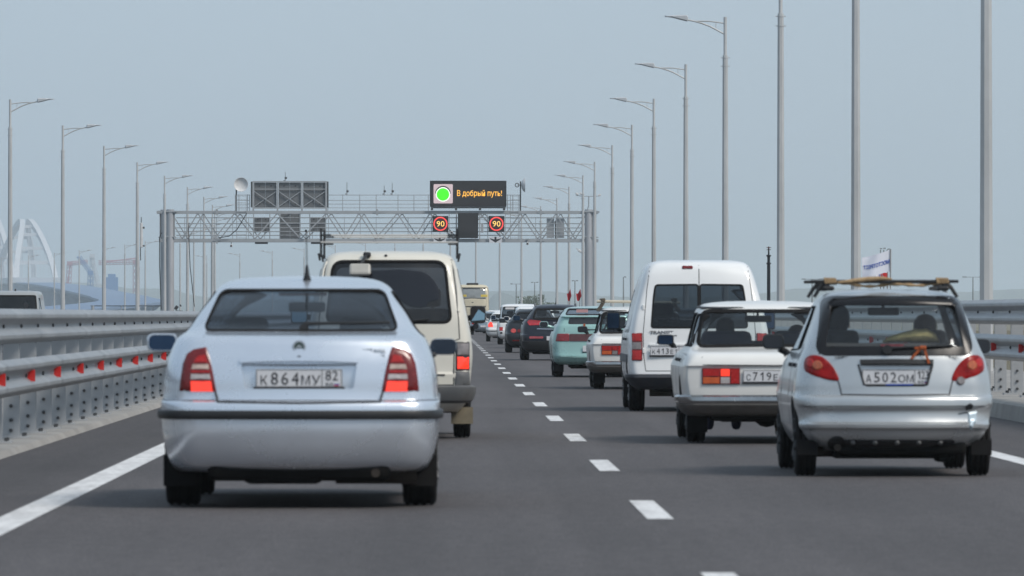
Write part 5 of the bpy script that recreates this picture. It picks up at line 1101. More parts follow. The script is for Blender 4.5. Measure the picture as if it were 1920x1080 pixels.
# ================================================================= classic white sedans
white_old = paint('paint_white_old', (.74, .74, .72), 0, .35, .4, .07, (.45, .40, .33))
chrome_band = mat('chrome_dull', (.42, .43, .44), .2, 1.0, var=.2, scale=3, dirt=.3)
def classic(name, label, px, d, plate, reg, rack):
    c = Car(name, label, 'car', px, d,
        [(.26, .70, .14, .12, .3, .02), (.32, .765, .06, .10, .3, .02), (.42, .795, .035, .08, .3, .02), (.52, .805, .03, .07, .3, .02), (.62, .810, .03, .06, .3, .02), (.705, .808, .03, .06, .3, .02), (.72, .805, .012, .06, .3, .02), (.735, .80, .014, .07, .3, .02), (.775, .785, .03, .09, .3, .02), (.82, .765, .07, .12, .3, .02), (.845, .742, .16, .13, .3, .02), (.862, .725, .40, .12, .3, .02), (.876, .715, .74, .1, .3, .02), (.89, .707, .86, .1, .3, .03),
         (1.0, .680, .93, .09, .3, .05), (1.12, .650, 1.01, .09, .3, .06), (1.22, .622, 1.09, .09, .3, .06), (1.262, .595, 1.16, .10, .3, .06), (1.288, .555, 1.26, .14, .3, .06), (1.305, .47, 1.42, .2, .3, .05), (1.316, .33, 1.65, .2, .3, .04), (1.319, .18, 1.85, .1, .2, .02)],
        [(.26, 3.95), (.4, 4.0), (.7, 4.0), (.8, 3.85), (.86, 3.4), (.9, 3.05), (1.05, 2.9), (1.22, 2.72), (1.288, 2.5), (1.305, 2.35), (1.316, 2.2), (1.319, 2.05)], white_old, axles=(.98, 3.40), tr=.29, tw=.175, track=1.32)
    c.cabin(.42, 1.27, 1.0, 3.0, .055)
    rwin = rounded([(-.648, .895), (0, .905), (.648, .895), (.588, 1.225), (-.588, 1.225)], .065, 5)
    c.window('rear_window', rwin, g_clear, reach=1.95, seal=.034)
    front_glass(c, .94, 1.22, 2.1, .10)
    c.window('side_window', rounded([(1.02, .90), (1.28, .90), (1.28, 1.19), (1.12, 1.19)], .03), g_mid, 'side'); c.window('side_window', rounded([(1.34, .90), (1.98, .90), (1.98, 1.20), (1.34, 1.20)], .04), g_mid, 'side'); c.window('side_window', rounded([(2.06, .90), (2.92, .90), (2.72, 1.20), (2.06, 1.20)], .04), g_mid, 'side')
    side_detail(c, .88, 1.0, 2.9, [1.3, 2.02, 2.95]); head_lamps(c, .62, .56, .36, .2)
    c.stroke('lid_gap', [(-.64, .868), (-.635, .80), (-.625, .728), (0, .722), (.625, .728), (.635, .80), (.64, .868)], .012, trim_m, .0015)
    lx0, lx1, z0, z1 = .288, .638, .548, .700
    for sgn in (-1, 1):
        o = c.patch('tail_lamp', rounded([(sgn * lx0, z0), (sgn * lx1, z0), (sgn * lx1, z1), (sgn * lx0, z1)][::sgn], .006), dark_red_lens, .016, .006)
        def zone(nm, a, b, e, f, m): c.patch(nm, [(sgn * a, e), (sgn * b, e), (sgn * b, f), (sgn * a, f)][::sgn], m, .021, .005, .002, parent=o, rings=(.5,))
        zone('indicator_lens', .474, .630, z0 + .008, .618, orange_lens); zone('brake_lens', .474, .630, .624, z1 - .008, red_lens)
        zone('reversing_lens', .380, .468, z0 + .008, .618, white_lens if not rack else smoke_lens); zone('inner_lens', .296, .374, z0 + .008, z1 - .008, red_lens); zone('lamp_lens', .380, .468, .624, z1 - .008, lit_lens if not rack else red_lens)
    c.plate(plate, reg, .625, w=.52)
    c.band('rear_bumper', [(.445, .0), (.452, .06), (.435, .085), (.40, .092), (.375, .085)], chrome_band, .45)
    c.band('bumper_face', [(.375, .086), (.36, .088), (.29, .082), (.262, .06), (.258, .0)], mat('bumper_worn', (.20, .19, .18), .45, .5, var=.35, scale=2.5, dirt=.5, dirt_col=(.09, .075, .06)), .45)
    MB().lathe([(.014, -.012), (.014, .01)], c.hit(.34, .775, 'rear')[0], 'Y', 10).build('lock', trim_m, c.root)
    for sg in (-1, 1): c.stroke('drip_rail', [(1.15, 1.245), (1.6, 1.262), (2.6, 1.255)], .016, trim_m, .012, 'left' if sg < 0 else 'right')
    c.wheels(rim_dark=True); c.muffler(.30, .23, .2, .02); c.flap(.10, .26, .19)
    mb = MB(); mb.box((0, .4, .26), (1.1, .5, .1), bev=.03); mb.tube((-.6, .98, .29), (.6, .98, .29), .06, n=10); mb.lathe([(.04, -.12), (.13, -.06), (.13, .06), (.04, .12)], (0, .98, .27), 'Y', 14); mb.build('axle_casing', under_m, c.root)
    c.seats(2.15, 1.15, .36, 1.12 if rack else 1.21, .34, .86, m=None if rack else mat('seat_navy', (.035, .04, .075), .9, 0, var=.2, scale=12), heads=rack); c.inner_mirror(2.68, 1.15, .26, .065)
    mb = MB(); mb.box((0, 1.02, .86), (1.2, .34, .02)); mb.build('parcel_shelf', interior_m, c.root)
    c.door_mirror(-1, .885, 2.7, .95, .16, .10, black_plastic, mirror_blue if not rack else mirror_grey, .07, .035, -.03, .0); c.door_mirror(1, .885, 2.7, .95, .16, .10, black_plastic, mirror_grey, .07, .035, -.03, .0)
    c.patch('quarter_vent', rounded([(1.06, .93), (1.10, .93), (1.10, 1.01), (1.06, 1.01)], .01), black_plastic, .012, .006, view='left'); 
    if rack:
        for y in (1.35, 2.35):
            mb = MB(); mb.tube((-.66, y, 1.405), (.66, y, 1.385), .022, n=8); mb.build('rack_bar', mat('rack_cream', (.55, .50, .40), .6), c.root)
            for sg in (-1, 1): mb = MB(); mb.path([(sg * .56, y, 1.40), (sg * .60, y, 1.33), (sg * .66, y, 1.25)], .02, 8); mb.box((sg * .58, y, 1.425), (.07, .07, .06), bev=.015); mb.build('rack_foot', mat('rack_foot_brown', (.10, .08, .06), .8), c.root)
    c.finish(); return c
c = classic('white_sedan', 'old white sedan with chrome bumper and no headrests beside the small hatchback', 1446.8, 61.7, 'С719ЕН', '', False)
person((c.X - .34, 61.7 + 2.10, .33), 'driver in dark blue inside the old white sedan', shirt_a); person((c.X + .34, 61.7 + 2.10, .26), 'passenger in a tan top inside the old white sedan', shirt_c, driving=False)
c = classic('white_sedan', 'old white sedan with a pale roof bar ahead of the tall white van', 1203, 106.9, '', '', True)
# ================================================================= tall white van
white_new = paint('paint_white', (.78, .79, .79), 0, .3, .6, .02)
c = Car('white_van', 'tall white panel van with two tinted rear door windows, in the right lane', 'van', 1312, 82.3,
    [(.30, .74, .12, .14, .3, .03), (.36, .82, .03, .14, .3, .03), (.44, .855, .0, .13, .3, .03), (.50, .868, .01, .12, .3, .03), (.62, .872, .03, .10, .3, .03), (.80, .868, .045, .09, .3, .03), (.95, .858, .06, .09, .3, .03), (1.10, .832, .08, .09, .3, .03), (1.30, .785, .12, .10, .3, .04), (1.50, .732, .17, .10, .3, .05), (1.68, .678, .22, .10, .3, .05), (1.76, .645, .25, .12, .3, .06), (1.815, .60, .30, .14, .3, .06), (1.845, .54, .38, .2, .3, .06), (1.863, .40, .6, .2, .3, .04)],
    [(.30, 4.2), (.6, 4.28), (.9, 4.1), (1.02, 3.6), (1.2, 3.3), (1.5, 2.9), (1.75, 2.5), (1.845, 2.2), (1.863, 2.0)], white_new, axles=(.85, 3.5), tr=.31, tw=.195, track=1.50)
c.cabin(.5, 1.80, .35, 3.2, .07)
for sgn in (-1, 1):
    q = rounded([(sgn * .012, 1.030), (sgn * .590, 1.030), (sgn * .560, 1.40), (sgn * .535, 1.555), (sgn * .012, 1.560)][::sgn], .035); c.window('rear_window', q, g_dark, reach=1.3, seal=.022)
front_glass(c, 1.12, 1.6, 2.2); c.window('side_window', rounded([(2.35, 1.05), (3.2, 1.02), (2.85, 1.5), (2.35, 1.5)], .05), g_mid, 'side')
side_detail(c, 1.0, .5, 3.2, [1.2, 2.25, 3.15]); head_lamps(c, .8, .6)
c.stroke('door_gap', [(0, 1.80), (0, 1.2), (0, .50)], .012, trim_m, .0015)
c.stroke('door_gap', [(-.66, .50), (-.685, .70), (-.69, .95), (-.668, 1.2), (-.64, 1.5), (-.60, 1.78)], .010, trim_m, .0015); c.stroke('door_gap', [(.60, 1.78), (.64, 1.5), (.668, 1.2), (.69, .95), (.685, .70), (.66, .50)], .010, trim_m, .0015); c.stroke('door_gap', [(-.66, .50), (.66, .50)], .010, trim_m, .0015)
for sgn in (-1, 1):
    o = c.patch('tail_lamp', rounded([(sgn * .700, .625), (sgn * .826, .625), (sgn * .822, .965), (sgn * .700, .965)][::sgn], .012), dark_red_lens, .014, .008)
    for (a, b, m, nm) in ((.632, .755, red_lens, 'brake_lens'), (.762, .855, smoke_lens, 'reversing_lens'), (.862, .958, red_lens, 'lamp_lens')): c.patch(nm, [(sgn * .708, a), (sgn * .816, a), (sgn * .816, b), (sgn * .708, b)][::sgn], m, .019, .006, .002, parent=o, rings=(.5,))
bl = mat('bumper_blue_grey', (.035, .042, .055), .5, 0, var=.15, dirt=.3)
c.band('rear_bumper', [(.27, .0), (.275, .035), (.33, .055), (.42, .058), (.455, .05), (.462, .02), (.463, 0)], bl, .8); c.patch('high_brake_light', rounded([(-.205, 1.752), (-.075, 1.752), (-.075, 1.786), (-.205, 1.786)], .008), dark_red_lens, .014, .008)
q, n = c.hit(-.46, .97, 'rear'); text('badge', 'TRANSIT', .29, .040, (-.465, q.y - .003, .972), mat('badge_silver', (.22, .22, .23), .3, .8, var=0), c.root, bold=.03); q, n = c.hit(-.37, .925, 'rear'); text('badge', 'CONNECT', .20, .022, (-.375, q.y - .003, .930), trim_m, c.root, bold=.03)
c.patch('door_handle', rounded([(-.52, .840), (-.42, .840), (-.42, .866), (-.52, .866)], .01), black_plastic, .02, .006); c.plate('К413ЕТ', '', .745, x=-.375, w=.46); c.patch('plate_lamp', rounded([(-.62, .81), (-.14, .81), (-.14, .83), (-.62, .83)], .01), white_new, .02, .006)
for z in (.75, 1.28): MB().box((-.685, c.hit(-.685, z, 'rear')[0].y, z), (.03, .035, .07), bev=.008).build('door_hinge', white_new, c.root)
c.door_mirror(-1, .985, 2.95, 1.115, .17, .23, black_plastic, mirror_blue, .11, .03, -.09, .0); c.door_mirror(1, .985, 2.95, 1.115, .17, .23, black_plastic, mirror_blue, .11, .03, -.09, .0)
c.wheels(); c.muffler(-.35, .27, .2); mb = MB(); mb.box((.1, .3, .31), (1.3, .4, .12), bev=.04); mb.tube((-.31, .1, .22), (-.31, .1, .29), .03); mb.box((-.31, .06, .20), (.07, .05, .05), bev=.02); mb.build('tow_hook', under_m, c.root)
c.patch('side_moulding', rounded([(.5, .60), (3.6, .60), (3.6, .70), (.5, .70)], .02), bl, .012, .012, view='left', seg=.2); c.seats(2.6, 1.2, .6, 1.3, .38, 0)
c.finish()
# ================================================================= cars further up the right lane
def body_keys(H, W, wt, belt, glass_y, roof_y, bump=.5, round_=.22, deck=None, top=.1):
    "generic tail: H height, W half width, wt half width at roof edge, belt height, y of glass base and of roof edge"
    k = [(.22, W * .84, .18, round_, .35, .06), (.28, W * .92, .06, round_, .4, .06), (.38, W * .97, .01, round_, .4, .06), (bump, W * .995, 0, round_, .4, .06), (bump + .10, W, .012, round_, .4, .06), (bump + .115, W * .995, .04, round_, .4, .06)]
    zb = belt; k += [((bump + .115 + zb) / 2, W * .98, .06 + glass_y * .25, round_, .4, .06), (zb - .05, W * .93, .06 + glass_y * .65, round_ * .9, .4, .06)]
    if deck: k += [(zb - .02, W * .91, deck * .35, round_ * .9, .4, .05), (zb - .008, W * .89, deck * .8, round_ * .9, .4, .05)]
    k += [(zb, W * .88, max(glass_y, deck or 0), round_ * .8, .4, .06)]
    for t in (.3, .65, .88): k.append((zb + (H - top - zb) * t, W * .88 + (wt - W * .88) * t, max(glass_y, deck or 0) + (roof_y - max(glass_y, deck or 0)) * t, round_ * .65, .45, .06))
    k += [(H - top, wt, roof_y, round_ * .65, .45, .07), (H - top * .5, wt * .93, roof_y + .07, .18, .45, .09), (H - top * .22, wt * .82, roof_y + .16, .2, .4, .1), (H - top * .07, wt * .62, roof_y + .32, .2, .3, .08), (H, wt * .35, roof_y + .55, .12, .3, .04)]
    return k
def nose(Lc, belt, H, hood=.85, top=.1, roof_f=None):
    rf = roof_f or Lc * .56
    return [(.22, Lc - .2), (.45, Lc), (.62, Lc - .02), (hood - .05, Lc - .35), (hood + .02, Lc * .78), (belt + .03, Lc * .70), ((belt + H) / 2, (Lc * .70 + rf) / 2), (H - top, rf), (H - top * .3, rf - .15), (H, rf - .35)]
def simple_cabin(c, belt, H, gy, Lc, ww, wt, g, z1=None, pillar=.5, top=.1, seal=.03, side=True, drop=.02, r=.05, seats=True, zs=.42):
    c.cabin(.5, H - .055, gy + .16, Lc * .66, .06)
    zt = z1 or (H - top - .01)
    c.window('rear_window', rounded([(-ww, belt + .02), (ww, belt + .02), (wt, zt), (-wt, zt)], r, 5), g, reach=Lc * .38, seal=seal)
    front_glass(c, belt + .06, H - top - .02, Lc * .42)
    if side:
        a, b = gy + .25, Lc * .66; m = a + (b - a) * pillar
        c.window('side_window', rounded([(a, belt + .03), (m - .04, belt + .02), (m - .04, H - top - .02), (a + .22, H - top - .03)], .05), g, 'side')
        c.window('side_window', rounded([(m + .04, belt + .02), (b, belt + .01), (b - .40, H - top - .03), (m + .04, H - top - .02)], .05), g, 'side')
        side_detail(c, belt, a, b, [a + .1, m, b - .05])
    head_lamps(c, .66, c.fw(.66) - .32)
    if seats: c.seats(Lc * .45, gy + .4, zs, belt + .24, .36, belt + .04); c.inner_mirror(Lc * .55, H - .2)
# --- mint hatchback
mint = paint('paint_mint', (.30, .50, .475), .15, .3, .5, .02)
H, W = 1.35, .835
c = Car('mint_hatchback', 'mint green hatchback with a full width tail lamp strip', 'car', 1117.5, 127.4,
    [(.24, W * .86, .16, .25, .35, .06), (.30, W * .94, .05, .24, .4, .06), (.40, W * .98, .0, .22, .4, .06), (.46, W * .99, .02, .22, .4, .06), (.62, W, .05, .2, .4, .06), (.68, W * .995, .055, .2, .4, .06), (.83, W * .97, .06, .18, .4, .06), (.93, W * .93, .08, .18, .4, .06), (.985, W * .90, .10, .18, .4, .06), (1.0, W * .885, .12, .16, .4, .06), (1.13, W * .82, .20, .14, .4, .06), (1.145, W * .81, .16, .14, .4, .06), (1.165, W * .80, .17, .14, .4, .06), (1.18, W * .79, .34, .14, .4, .06), (1.25, W * .72, .75, .13, .45, .07), (1.30, W * .665, 1.05, .13, .45, .08), (1.325, W * .60, 1.25, .16, .4, .08), (1.342, W * .46, 1.5, .18, .3, .06), (1.35, W * .28, 1.75, .1, .2, .03)],
    nose(4.17, 1.0, H), mint, axles=(.78, 3.27), tr=.285, tw=.175, track=1.40)
c.cabin(.5, 1.30, .55, 2.8, .06)
c.window('rear_window', rounded([(-.565, 1.19), (.565, 1.19), (.50, 1.298), (-.50, 1.298)], .03, 4), g_mid, reach=1.75, seal=.024); front_glass(c, 1.04, 1.27, 1.9)
c.window('side_window', rounded([(.95, 1.03), (1.75, 1.02), (1.75, 1.26), (1.2, 1.26)], .05), g_mid, 'side'); c.window('side_window', rounded([(1.83, 1.02), (2.75, 1.02), (2.4, 1.26), (1.83, 1.26)], .05), g_mid, 'side'); side_detail(c, 1.0, .9, 2.7, [1.0, 1.8, 2.7])
c.patch('lower_glass', rounded([(-.53, 1.008), (.53, 1.008), (.50, 1.135), (-.50, 1.135)], .04), mat('black_glass', (.015, .014, .016), .12, 0, coat=.6, var=0), .004, .01)
c.stroke('lid_gap', [(-.60, .99), (-.60, .86)], .010, trim_m, .0015); c.stroke('lid_gap', [(.60, .86), (.60, .99)], .010, trim_m, .0015)
o = c.patch('lamp_strip', rounded([(-.50, .683), (.50, .683), (.50, .825), (-.50, .825)], .012), mat('lamp_strip_dark', (.10, .02, .022), .2, 0, coat=.8, var=.2), .010, .008)
for sgn in (-1, 1): c.patch('tail_lamp', rounded([(sgn * .505, .683), (sgn * .765, .683), (sgn * .735, .828), (sgn * .505, .828)][::sgn], .02), mat('lamp_wine', (.24, .014, .02), .2, 0, coat=.8, var=.2), .012, .010)
c.stroke('bumper_lip', [(-.66, .405), (-.3, .385), (0, .382), (.3, .385), (.66, .405)], .03, mint, .022); c.plate('', '', .545, w=.50)
c.wiper((-.16, .905), (.30, .91), .012, .008, .02); c.wheels(rim_dark=True); c.muffler(-.22, .25, .16); c.flap(.10, .26, .19); c.seats(2.0, .95, .4, 1.16, .35, 1.0)
mb = MB(); mb.box((-.22, c.hit(-.22, .95, 'rear')[0].y - .01, .955), (.04, .012, .13)); mb.build('ribbon', rb, c.root)
mb = MB(); mb.box((-.25, .62, 1.262), (.22, .02, .06)); mb.build('sticker', mat('sticker_pink', (.55, .30, .30), .6), c.root)
c.door_mirror(-1, .95, 2.6, 1.0, .17, .12, mint, mirror_grey); c.door_mirror(1, .95, 2.6, 1.0, .17, .12, mint, mirror_grey); head_lamps(c, .66, .55); c.finish()
# --- dark crossover
navy = paint('paint_dark_navy', (.005, .008, .018), 0, .33, .25, .0)
c = Car('dark_crossover', 'dark navy crossover with a thin roof aerial, ahead of the mint hatchback', 'car', 1043, 174.8, body_keys(1.46, .90, .60, 1.06, .16, .40, .56, .2, top=.12), nose(4.4, 1.06, 1.46, .95), navy, axles=(.85, 3.5), tr=.345, tw=.215, track=1.60)
simple_cabin(c, 1.06, 1.46, .16, 4.4, .60, .52, g_clear, 1.335, top=.12, seal=.05)
both(c, 'tail_lamp', rounded([(.38, .92), (.70, .905), (.76, 1.0), (.70, 1.06), (.40, 1.03)], .03), mat('lamp_bright_red', (.45, .02, .03), .15, 0, coat=.8, var=.3, scale=20), off=.012)
both(c, 'bumper_reflector', rounded([(.34, .565), (.70, .565), (.70, .625), (.34, .625)], .02), mat('reflector_pink', (.40, .05, .06), .2, 0, coat=.8, var=.3, scale=15), off=.012)
c.plate('', '', .575, w=.50); q, n = c.hit(0, .98, 'rear'); text('badge', 'KIA', .15, .05, (0, q.y - .004, .975), mat('badge_bright', (.7, .72, .74), .25, .6, var=0), c.root, bold=.03); c.stroke('chrome_strip', [(-.5, .82), (-.2, .815), (.2, .815), (.5, .82)], .022, chrome, .010)
c.band('rear_bumper', [(.27, 0), (.28, .02), (.40, .03), (.50, .025), (.505, 0)], black_plastic, .6); c.wheels(); c.muffler(.4, .3)
mb = MB(); mb.path([(0, .9, 1.44), (0, .78, 1.63)], [.012, .005], 6); mb.build('roof_aerial', black_plastic, c.root)
for sg in (-1, 1): mb = MB(); mb.path([(sg * .53, .75, 1.40), (sg * .53, .9, 1.47), (sg * .53, 2.0, 1.48), (sg * .53, 2.2, 1.42)], .016, 8); mb.build('roof_rail', alu, c.root)
c.door_mirror(-1, 1.0, 2.75, 1.10, .2, .14, navy, mirror_blue); c.door_mirror(1, 1.0, 2.75, 1.10, .2, .14, navy, mirror_blue); c.finish()
# --- dark hatchback
graph = paint('paint_graphite', (.014, .018, .024), .1, .35, .25, .0)
c = Car('dark_hatchback', 'dark grey hatchback with round red lamps behind the dark crossover', 'car', 1000.6, 210, body_keys(1.37, .87, .56, .98, .14, .45, .5, .26, top=.12), nose(4.4, .98, 1.37), graph, axles=(.85, 3.45), tr=.315, tw=.205, track=1.52)
simple_cabin(c, .98, 1.37, .14, 4.4, .58, .49, g_dark, 1.25, top=.12)
both(c, 'tail_lamp', circle(.63, .685, .085, .07, 16), mat('lamp_coral', (.55, .06, .05), .15, 0, coat=.8, var=.2), off=.012); both(c, 'tail_lamp', circle(.455, .685, .062, .055, 16), dark_red_lens, off=.012)
both(c, 'bumper_reflector', rounded([(.45, .36), (.66, .36), (.66, .40), (.45, .40)], .01), dark_red_lens, off=.012); c.plate('', '', .575, w=.50, trim=False); c.wheels(); c.muffler(.45, .26)
c.door_mirror(-1, .96, 2.7, 1.0, .2, .14, black_plastic, mirror_grey); c.door_mirror(1, .96, 2.7, 1.0, .2, .14, graph, mirror_grey); c.finish()
# --- white estate
c = Car('white_estate', 'white estate car half hidden by the dark hatchback and dark crossover', 'car', 1002, 240, body_keys(1.50, .88, .66, 1.02, .12, .30, .5, .2, top=.10), nose(4.4, 1.02, 1.5), white_new, axles=(.85, 3.45), tr=.31, tw=.2, track=1.5)
simple_cabin(c, 1.02, 1.50, .12, 4.4, .62, .56, g_dark, 1.38)
both(c, 'tail_lamp', rounded([(.72, .82), (.85, .82), (.80, 1.03), (.70, 1.01)], .02), red_lens, off=.012); c.plate('', '', .7); c.wheels(); c.door_mirror(-1, .97, 2.7, 1.05, .2, .15, white_new, mirror_blue); c.finish()
# --- white minivan
c = Car('white_minivan', 'white minivan with a pale sticker across the top of its rear window', 'van', 974, 267.5, body_keys(1.62, .88, .72, 1.0, .08, .22, .5, .14, top=.10), nose(4.6, 1.0, 1.62, .95, roof_f=3.3), white_new, axles=(.95, 3.7), tr=.31, tw=.2, track=1.5)
simple_cabin(c, 1.06, 1.62, .10, 4.6, .70, .64, g_dark, 1.50)
both(c, 'tail_lamp', rounded([(.66, .55), (.80, .55), (.80, .70), (.66, .70)], .015), red_lens, off=.012); both(c, 'bumper_reflector', rounded([(.68, .43), (.77, .43), (.77, .50), (.68, .50)], .01), trim_m, off=.012)
c.patch('sticker', rounded([(-.56, 1.40), (-.20, 1.40), (-.20, 1.48), (-.56, 1.48)], .02), mat('sticker_white', (.6, .58, .58), .6), .006, .004); c.plate('', '', .62, w=.5); c.wheels(); c.door_mirror(-1, 1.02, 3.0, 1.08, .2, .2, white_new, mirror_blue); c.finish()
# --- white hatchback with tall red lamps
c = Car('white_hatchback', 'white hatchback with a tall bright red lamp ahead of the white minivan', 'car', 947, 296, body_keys(1.32, .84, .56, .88, .12, .42, .46, .22, top=.10), nose(3.9, .88, 1.32), white_new, axles=(.7, 3.2), tr=.29, tw=.18, track=1.46)
simple_cabin(c, .88, 1.32, .12, 3.9, .60, .52, g_dark, 1.20)
both(c, 'tail_lamp', rounded([(.52, .65), (.74, .645), (.745, .75), (.66, .87), (.57, .85)], .03), lit_lens, off=.012); c.band('bumper_strip', [(.455, 0), (.456, .014), (.49, .014), (.491, 0)], black_plastic, .3); c.plate('', '', .6); c.wheels(); c.door_mirror(-1, .93, 2.4, .92, .18, .13, white_new, mirror_grey); c.finish()
# --- last cars in sight
for (nm, lb, ct, px, d, H, W, pm, rl) in (('white_hatchback', 'small white car far ahead, right of the bus', 'car', 944, 345, 1.42, .86, white_new, red_lens), ('silver_saloon', 'silver and dark saloon below the bus by the van mirror', 'car', 909, 396, 1.36, .86, paint('paint_steel', (.25, .31, .36), .5, .3, .7, .05), red_lens), ('white_hatchback', 'white car far ahead between the bus and the lamp post', 'car', 930, 425, 1.48, .87, white_new, red_lens), ('white_hatchback', 'faint pale car close below the back of the bus', 'car', 907, 455, 1.45, .86, paint('paint_pale', (.45, .50, .52), .3, .3, .6, .05), dark_red_lens)):
    c = Car(nm, lb, ct, px, d, body_keys(H, W, W * .66, .92, .12, .36, .48, .22), nose(4.1, .92, H), pm, axles=(.75, 3.3), tr=.30, tw=.19, track=1.48)
    simple_cabin(c, .92, H, .12, 4.1, .62, .52, g_dark, seats=False); both(c, 'tail_lamp', rounded([(.60, .62), (.78, .62), (.76, .80), (.64, .80)], .03), rl, off=.012); c.plate('', '', .55 if 'saloon' not in nm else .50); c.wheels(); c.door_mirror(-1, .95, 2.6, 1.0, .2, .14, pm, mirror_grey); c.finish()
# --- coach
bus_p = paint('paint_bus_cream', (.60, .54, .40), 0, .35, .4, .04)
d = 505; c = Car('coach', 'cream coach with black rear window surround far ahead in traffic', 'bus', 886, d,
    [(.45, 1.18, .10, .15, .4, .04), (.8, 1.24, .0, .15, .4, .05), (1.4, 1.25, .0, .16, .4, .06), (2.2, 1.25, .03, .18, .4, .08), (2.9, 1.23, .10, .2, .4, .1), (3.2, 1.19, .18, .25, .4, .12), (3.38, 1.08, .30, .3, .5, .14), (3.46, .85, .5, .35, .6, .1)], [(.45, 11.6), (1.4, 11.9), (3.2, 11.5), (3.46, 11.0)], bus_p, axles=(3.0, 9.2), tr=.5, tw=.3, track=2.1)
o = c.patch('window_surround', rounded([(-1.245, 1.2), (1.245, 1.2), (1.225, 2.9), (1.14, 3.24), (-1.14, 3.24), (-1.225, 2.9)], .12), black_plastic, .008, .02, seg=.12)
c.patch('rear_window', rounded([(-1.0, 2.42), (1.0, 2.42), (.95, 3.10), (-.95, 3.10)], .10), mat('bus_glass', (.30, .31, .30), .08, .3, coat=.5, var=.15), .014, .015, seg=.12); c.patch('rear_panel', rounded([(-.98, 1.82), (.98, 1.82), (1.0, 2.36), (0, 2.40), (-1.0, 2.36)], .08), bus_p, .016, .02, seg=.12); c.patch('engine_lid', rounded([(-1.05, .9), (1.05, .9), (1.05, 1.74), (-1.05, 1.74)], .06), bus_p, .016, .02, seg=.12)
for x in (-.95, .62): c.patch('yellow_sign', [(x, 2.52), (x + .5, 2.52), (x + .5, 2.70), (x, 2.70)], mat('sign_yellow', (.60, .45, .06), .5, 0, var=0), .02, .004)
c.patch('badge', rounded([(-.08, 2.08), (.08, 2.08), (.08, 2.14), (-.08, 2.14)], .01), trim_m, .02, .004); both(c, 'tail_lamp', rounded([(1.0, .95), (1.12, .95), (1.12, 1.4), (1.0, 1.4)], .02), red_lens, off=.02)
MB().box((0, 1.0, 3.50), (.9, 1.2, .16), bev=.06).build('roof_hatch', trim_m, c.root); c.plate('', '', .7); c.wheels(); c.finish()
# ================================================================= oncoming traffic on the left carriageway
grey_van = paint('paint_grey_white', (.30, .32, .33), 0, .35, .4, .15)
d = 215; s_ = F_PX / d
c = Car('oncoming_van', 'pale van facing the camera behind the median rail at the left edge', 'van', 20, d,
    [(.25, .80, .12, .2, .3, .05), (.4, .90, .02, .2, .3, .06), (.7, .93, .0, .2, .4, .08), (.95, .93, .06, .2, .4, .1), (1.05, .92, .40, .2, .4, .1), (1.12, .905, .80, .16, .4, .08), (1.5, .85, 1.08, .12, .4, .08), (1.82, .80, 1.30, .12, .4, .08), (1.90, .77, 1.38, .14, .4, .08), (1.945, .70, 1.5, .2, .4, .06), (1.96, .5, 1.8, .2, .3, .03)], [(.25, 4.6), (1.2, 4.65), (1.9, 4.5), (1.96, 4.2)], grey_van, axles=(.85, 3.6), tr=.32, tw=.2, track=1.56)
c.root.rotation_euler = (0, 0, 0)
c.cabin(.6, 1.88, 1.0, 4.3, .07); c.window('windscreen', rounded([(-.80, 1.13), (.80, 1.13), (.72, 1.80), (-.72, 1.80)], .05), g_mid, reach=2.4, seal=.05)
c.window('side_window', rounded([(1.15, 1.15), (2.1, 1.12), (2.1, 1.72), (1.5, 1.72)], .05), g_mid, 'side'); side_detail(c, 1.1, 1.1, 2.2, [1.15, 2.15, 3.3])
both(c, 'headlight', rounded([(.52, .66), (.86, .68), (.86, .86), (.56, .84)], .04), white_lens, off=.012); c.patch('grille', rounded([(-.45, .66), (.45, .66), (.45, .82), (-.45, .82)], .03), black_plastic, .008); c.band('front_bumper', [(.28, 0), (.30, .03), (.46, .04), (.56, .02), (.565, 0)], bl, .7)
c.door_mirror(1, 1.06, 1.35, 1.22, .19, .13, black_plastic, black_plastic); c.door_mirror(-1, 1.06, 1.35, 1.22, .19, .13, black_plastic, black_plastic); c.plate('', '', .42); c.wheels()
mb = MB(); mb.box((.36, 2.0, .80), (.5, .5, .16), bev=.05); mb.box((.36, 2.3, 1.12), (.48, .14, .6), bev=.05); mb.build('seat', seat_m, c.root); mb = MB(); mb.box((0, 1.35, 1.02), (1.5, .4, .16), bev=.05); mb.build('dashboard', interior_m, c.root); MB().lathe([(.03, 0), (.02, .07)], (.05, 1.7, 1.95), 'Z', 8).build('roof_aerial', trim_m, c.root)
c.finish(); person((c.X + .36, d + 2.05, .80), 'driver facing the camera behind the windscreen of the oncoming van', shirt_c, math.pi)
d = 900; c = Car('oncoming_van', 'white roof of a far oncoming van just above the median rail', 'van', 236, d, body_keys(1.70, .95, .80, 1.05, .5, .9, .5, .2), nose(4.8, 1.05, 1.7), white_new, axles=(.9, 3.7), tr=.32, tw=.2, track=1.56); c.patch('windscreen', rounded([(-.7, 1.08), (.7, 1.08), (.66, 1.55), (-.66, 1.55)], .05), mat('black_glass', (.015, .014, .016), .12), .006); c.wheels(); c.finish()
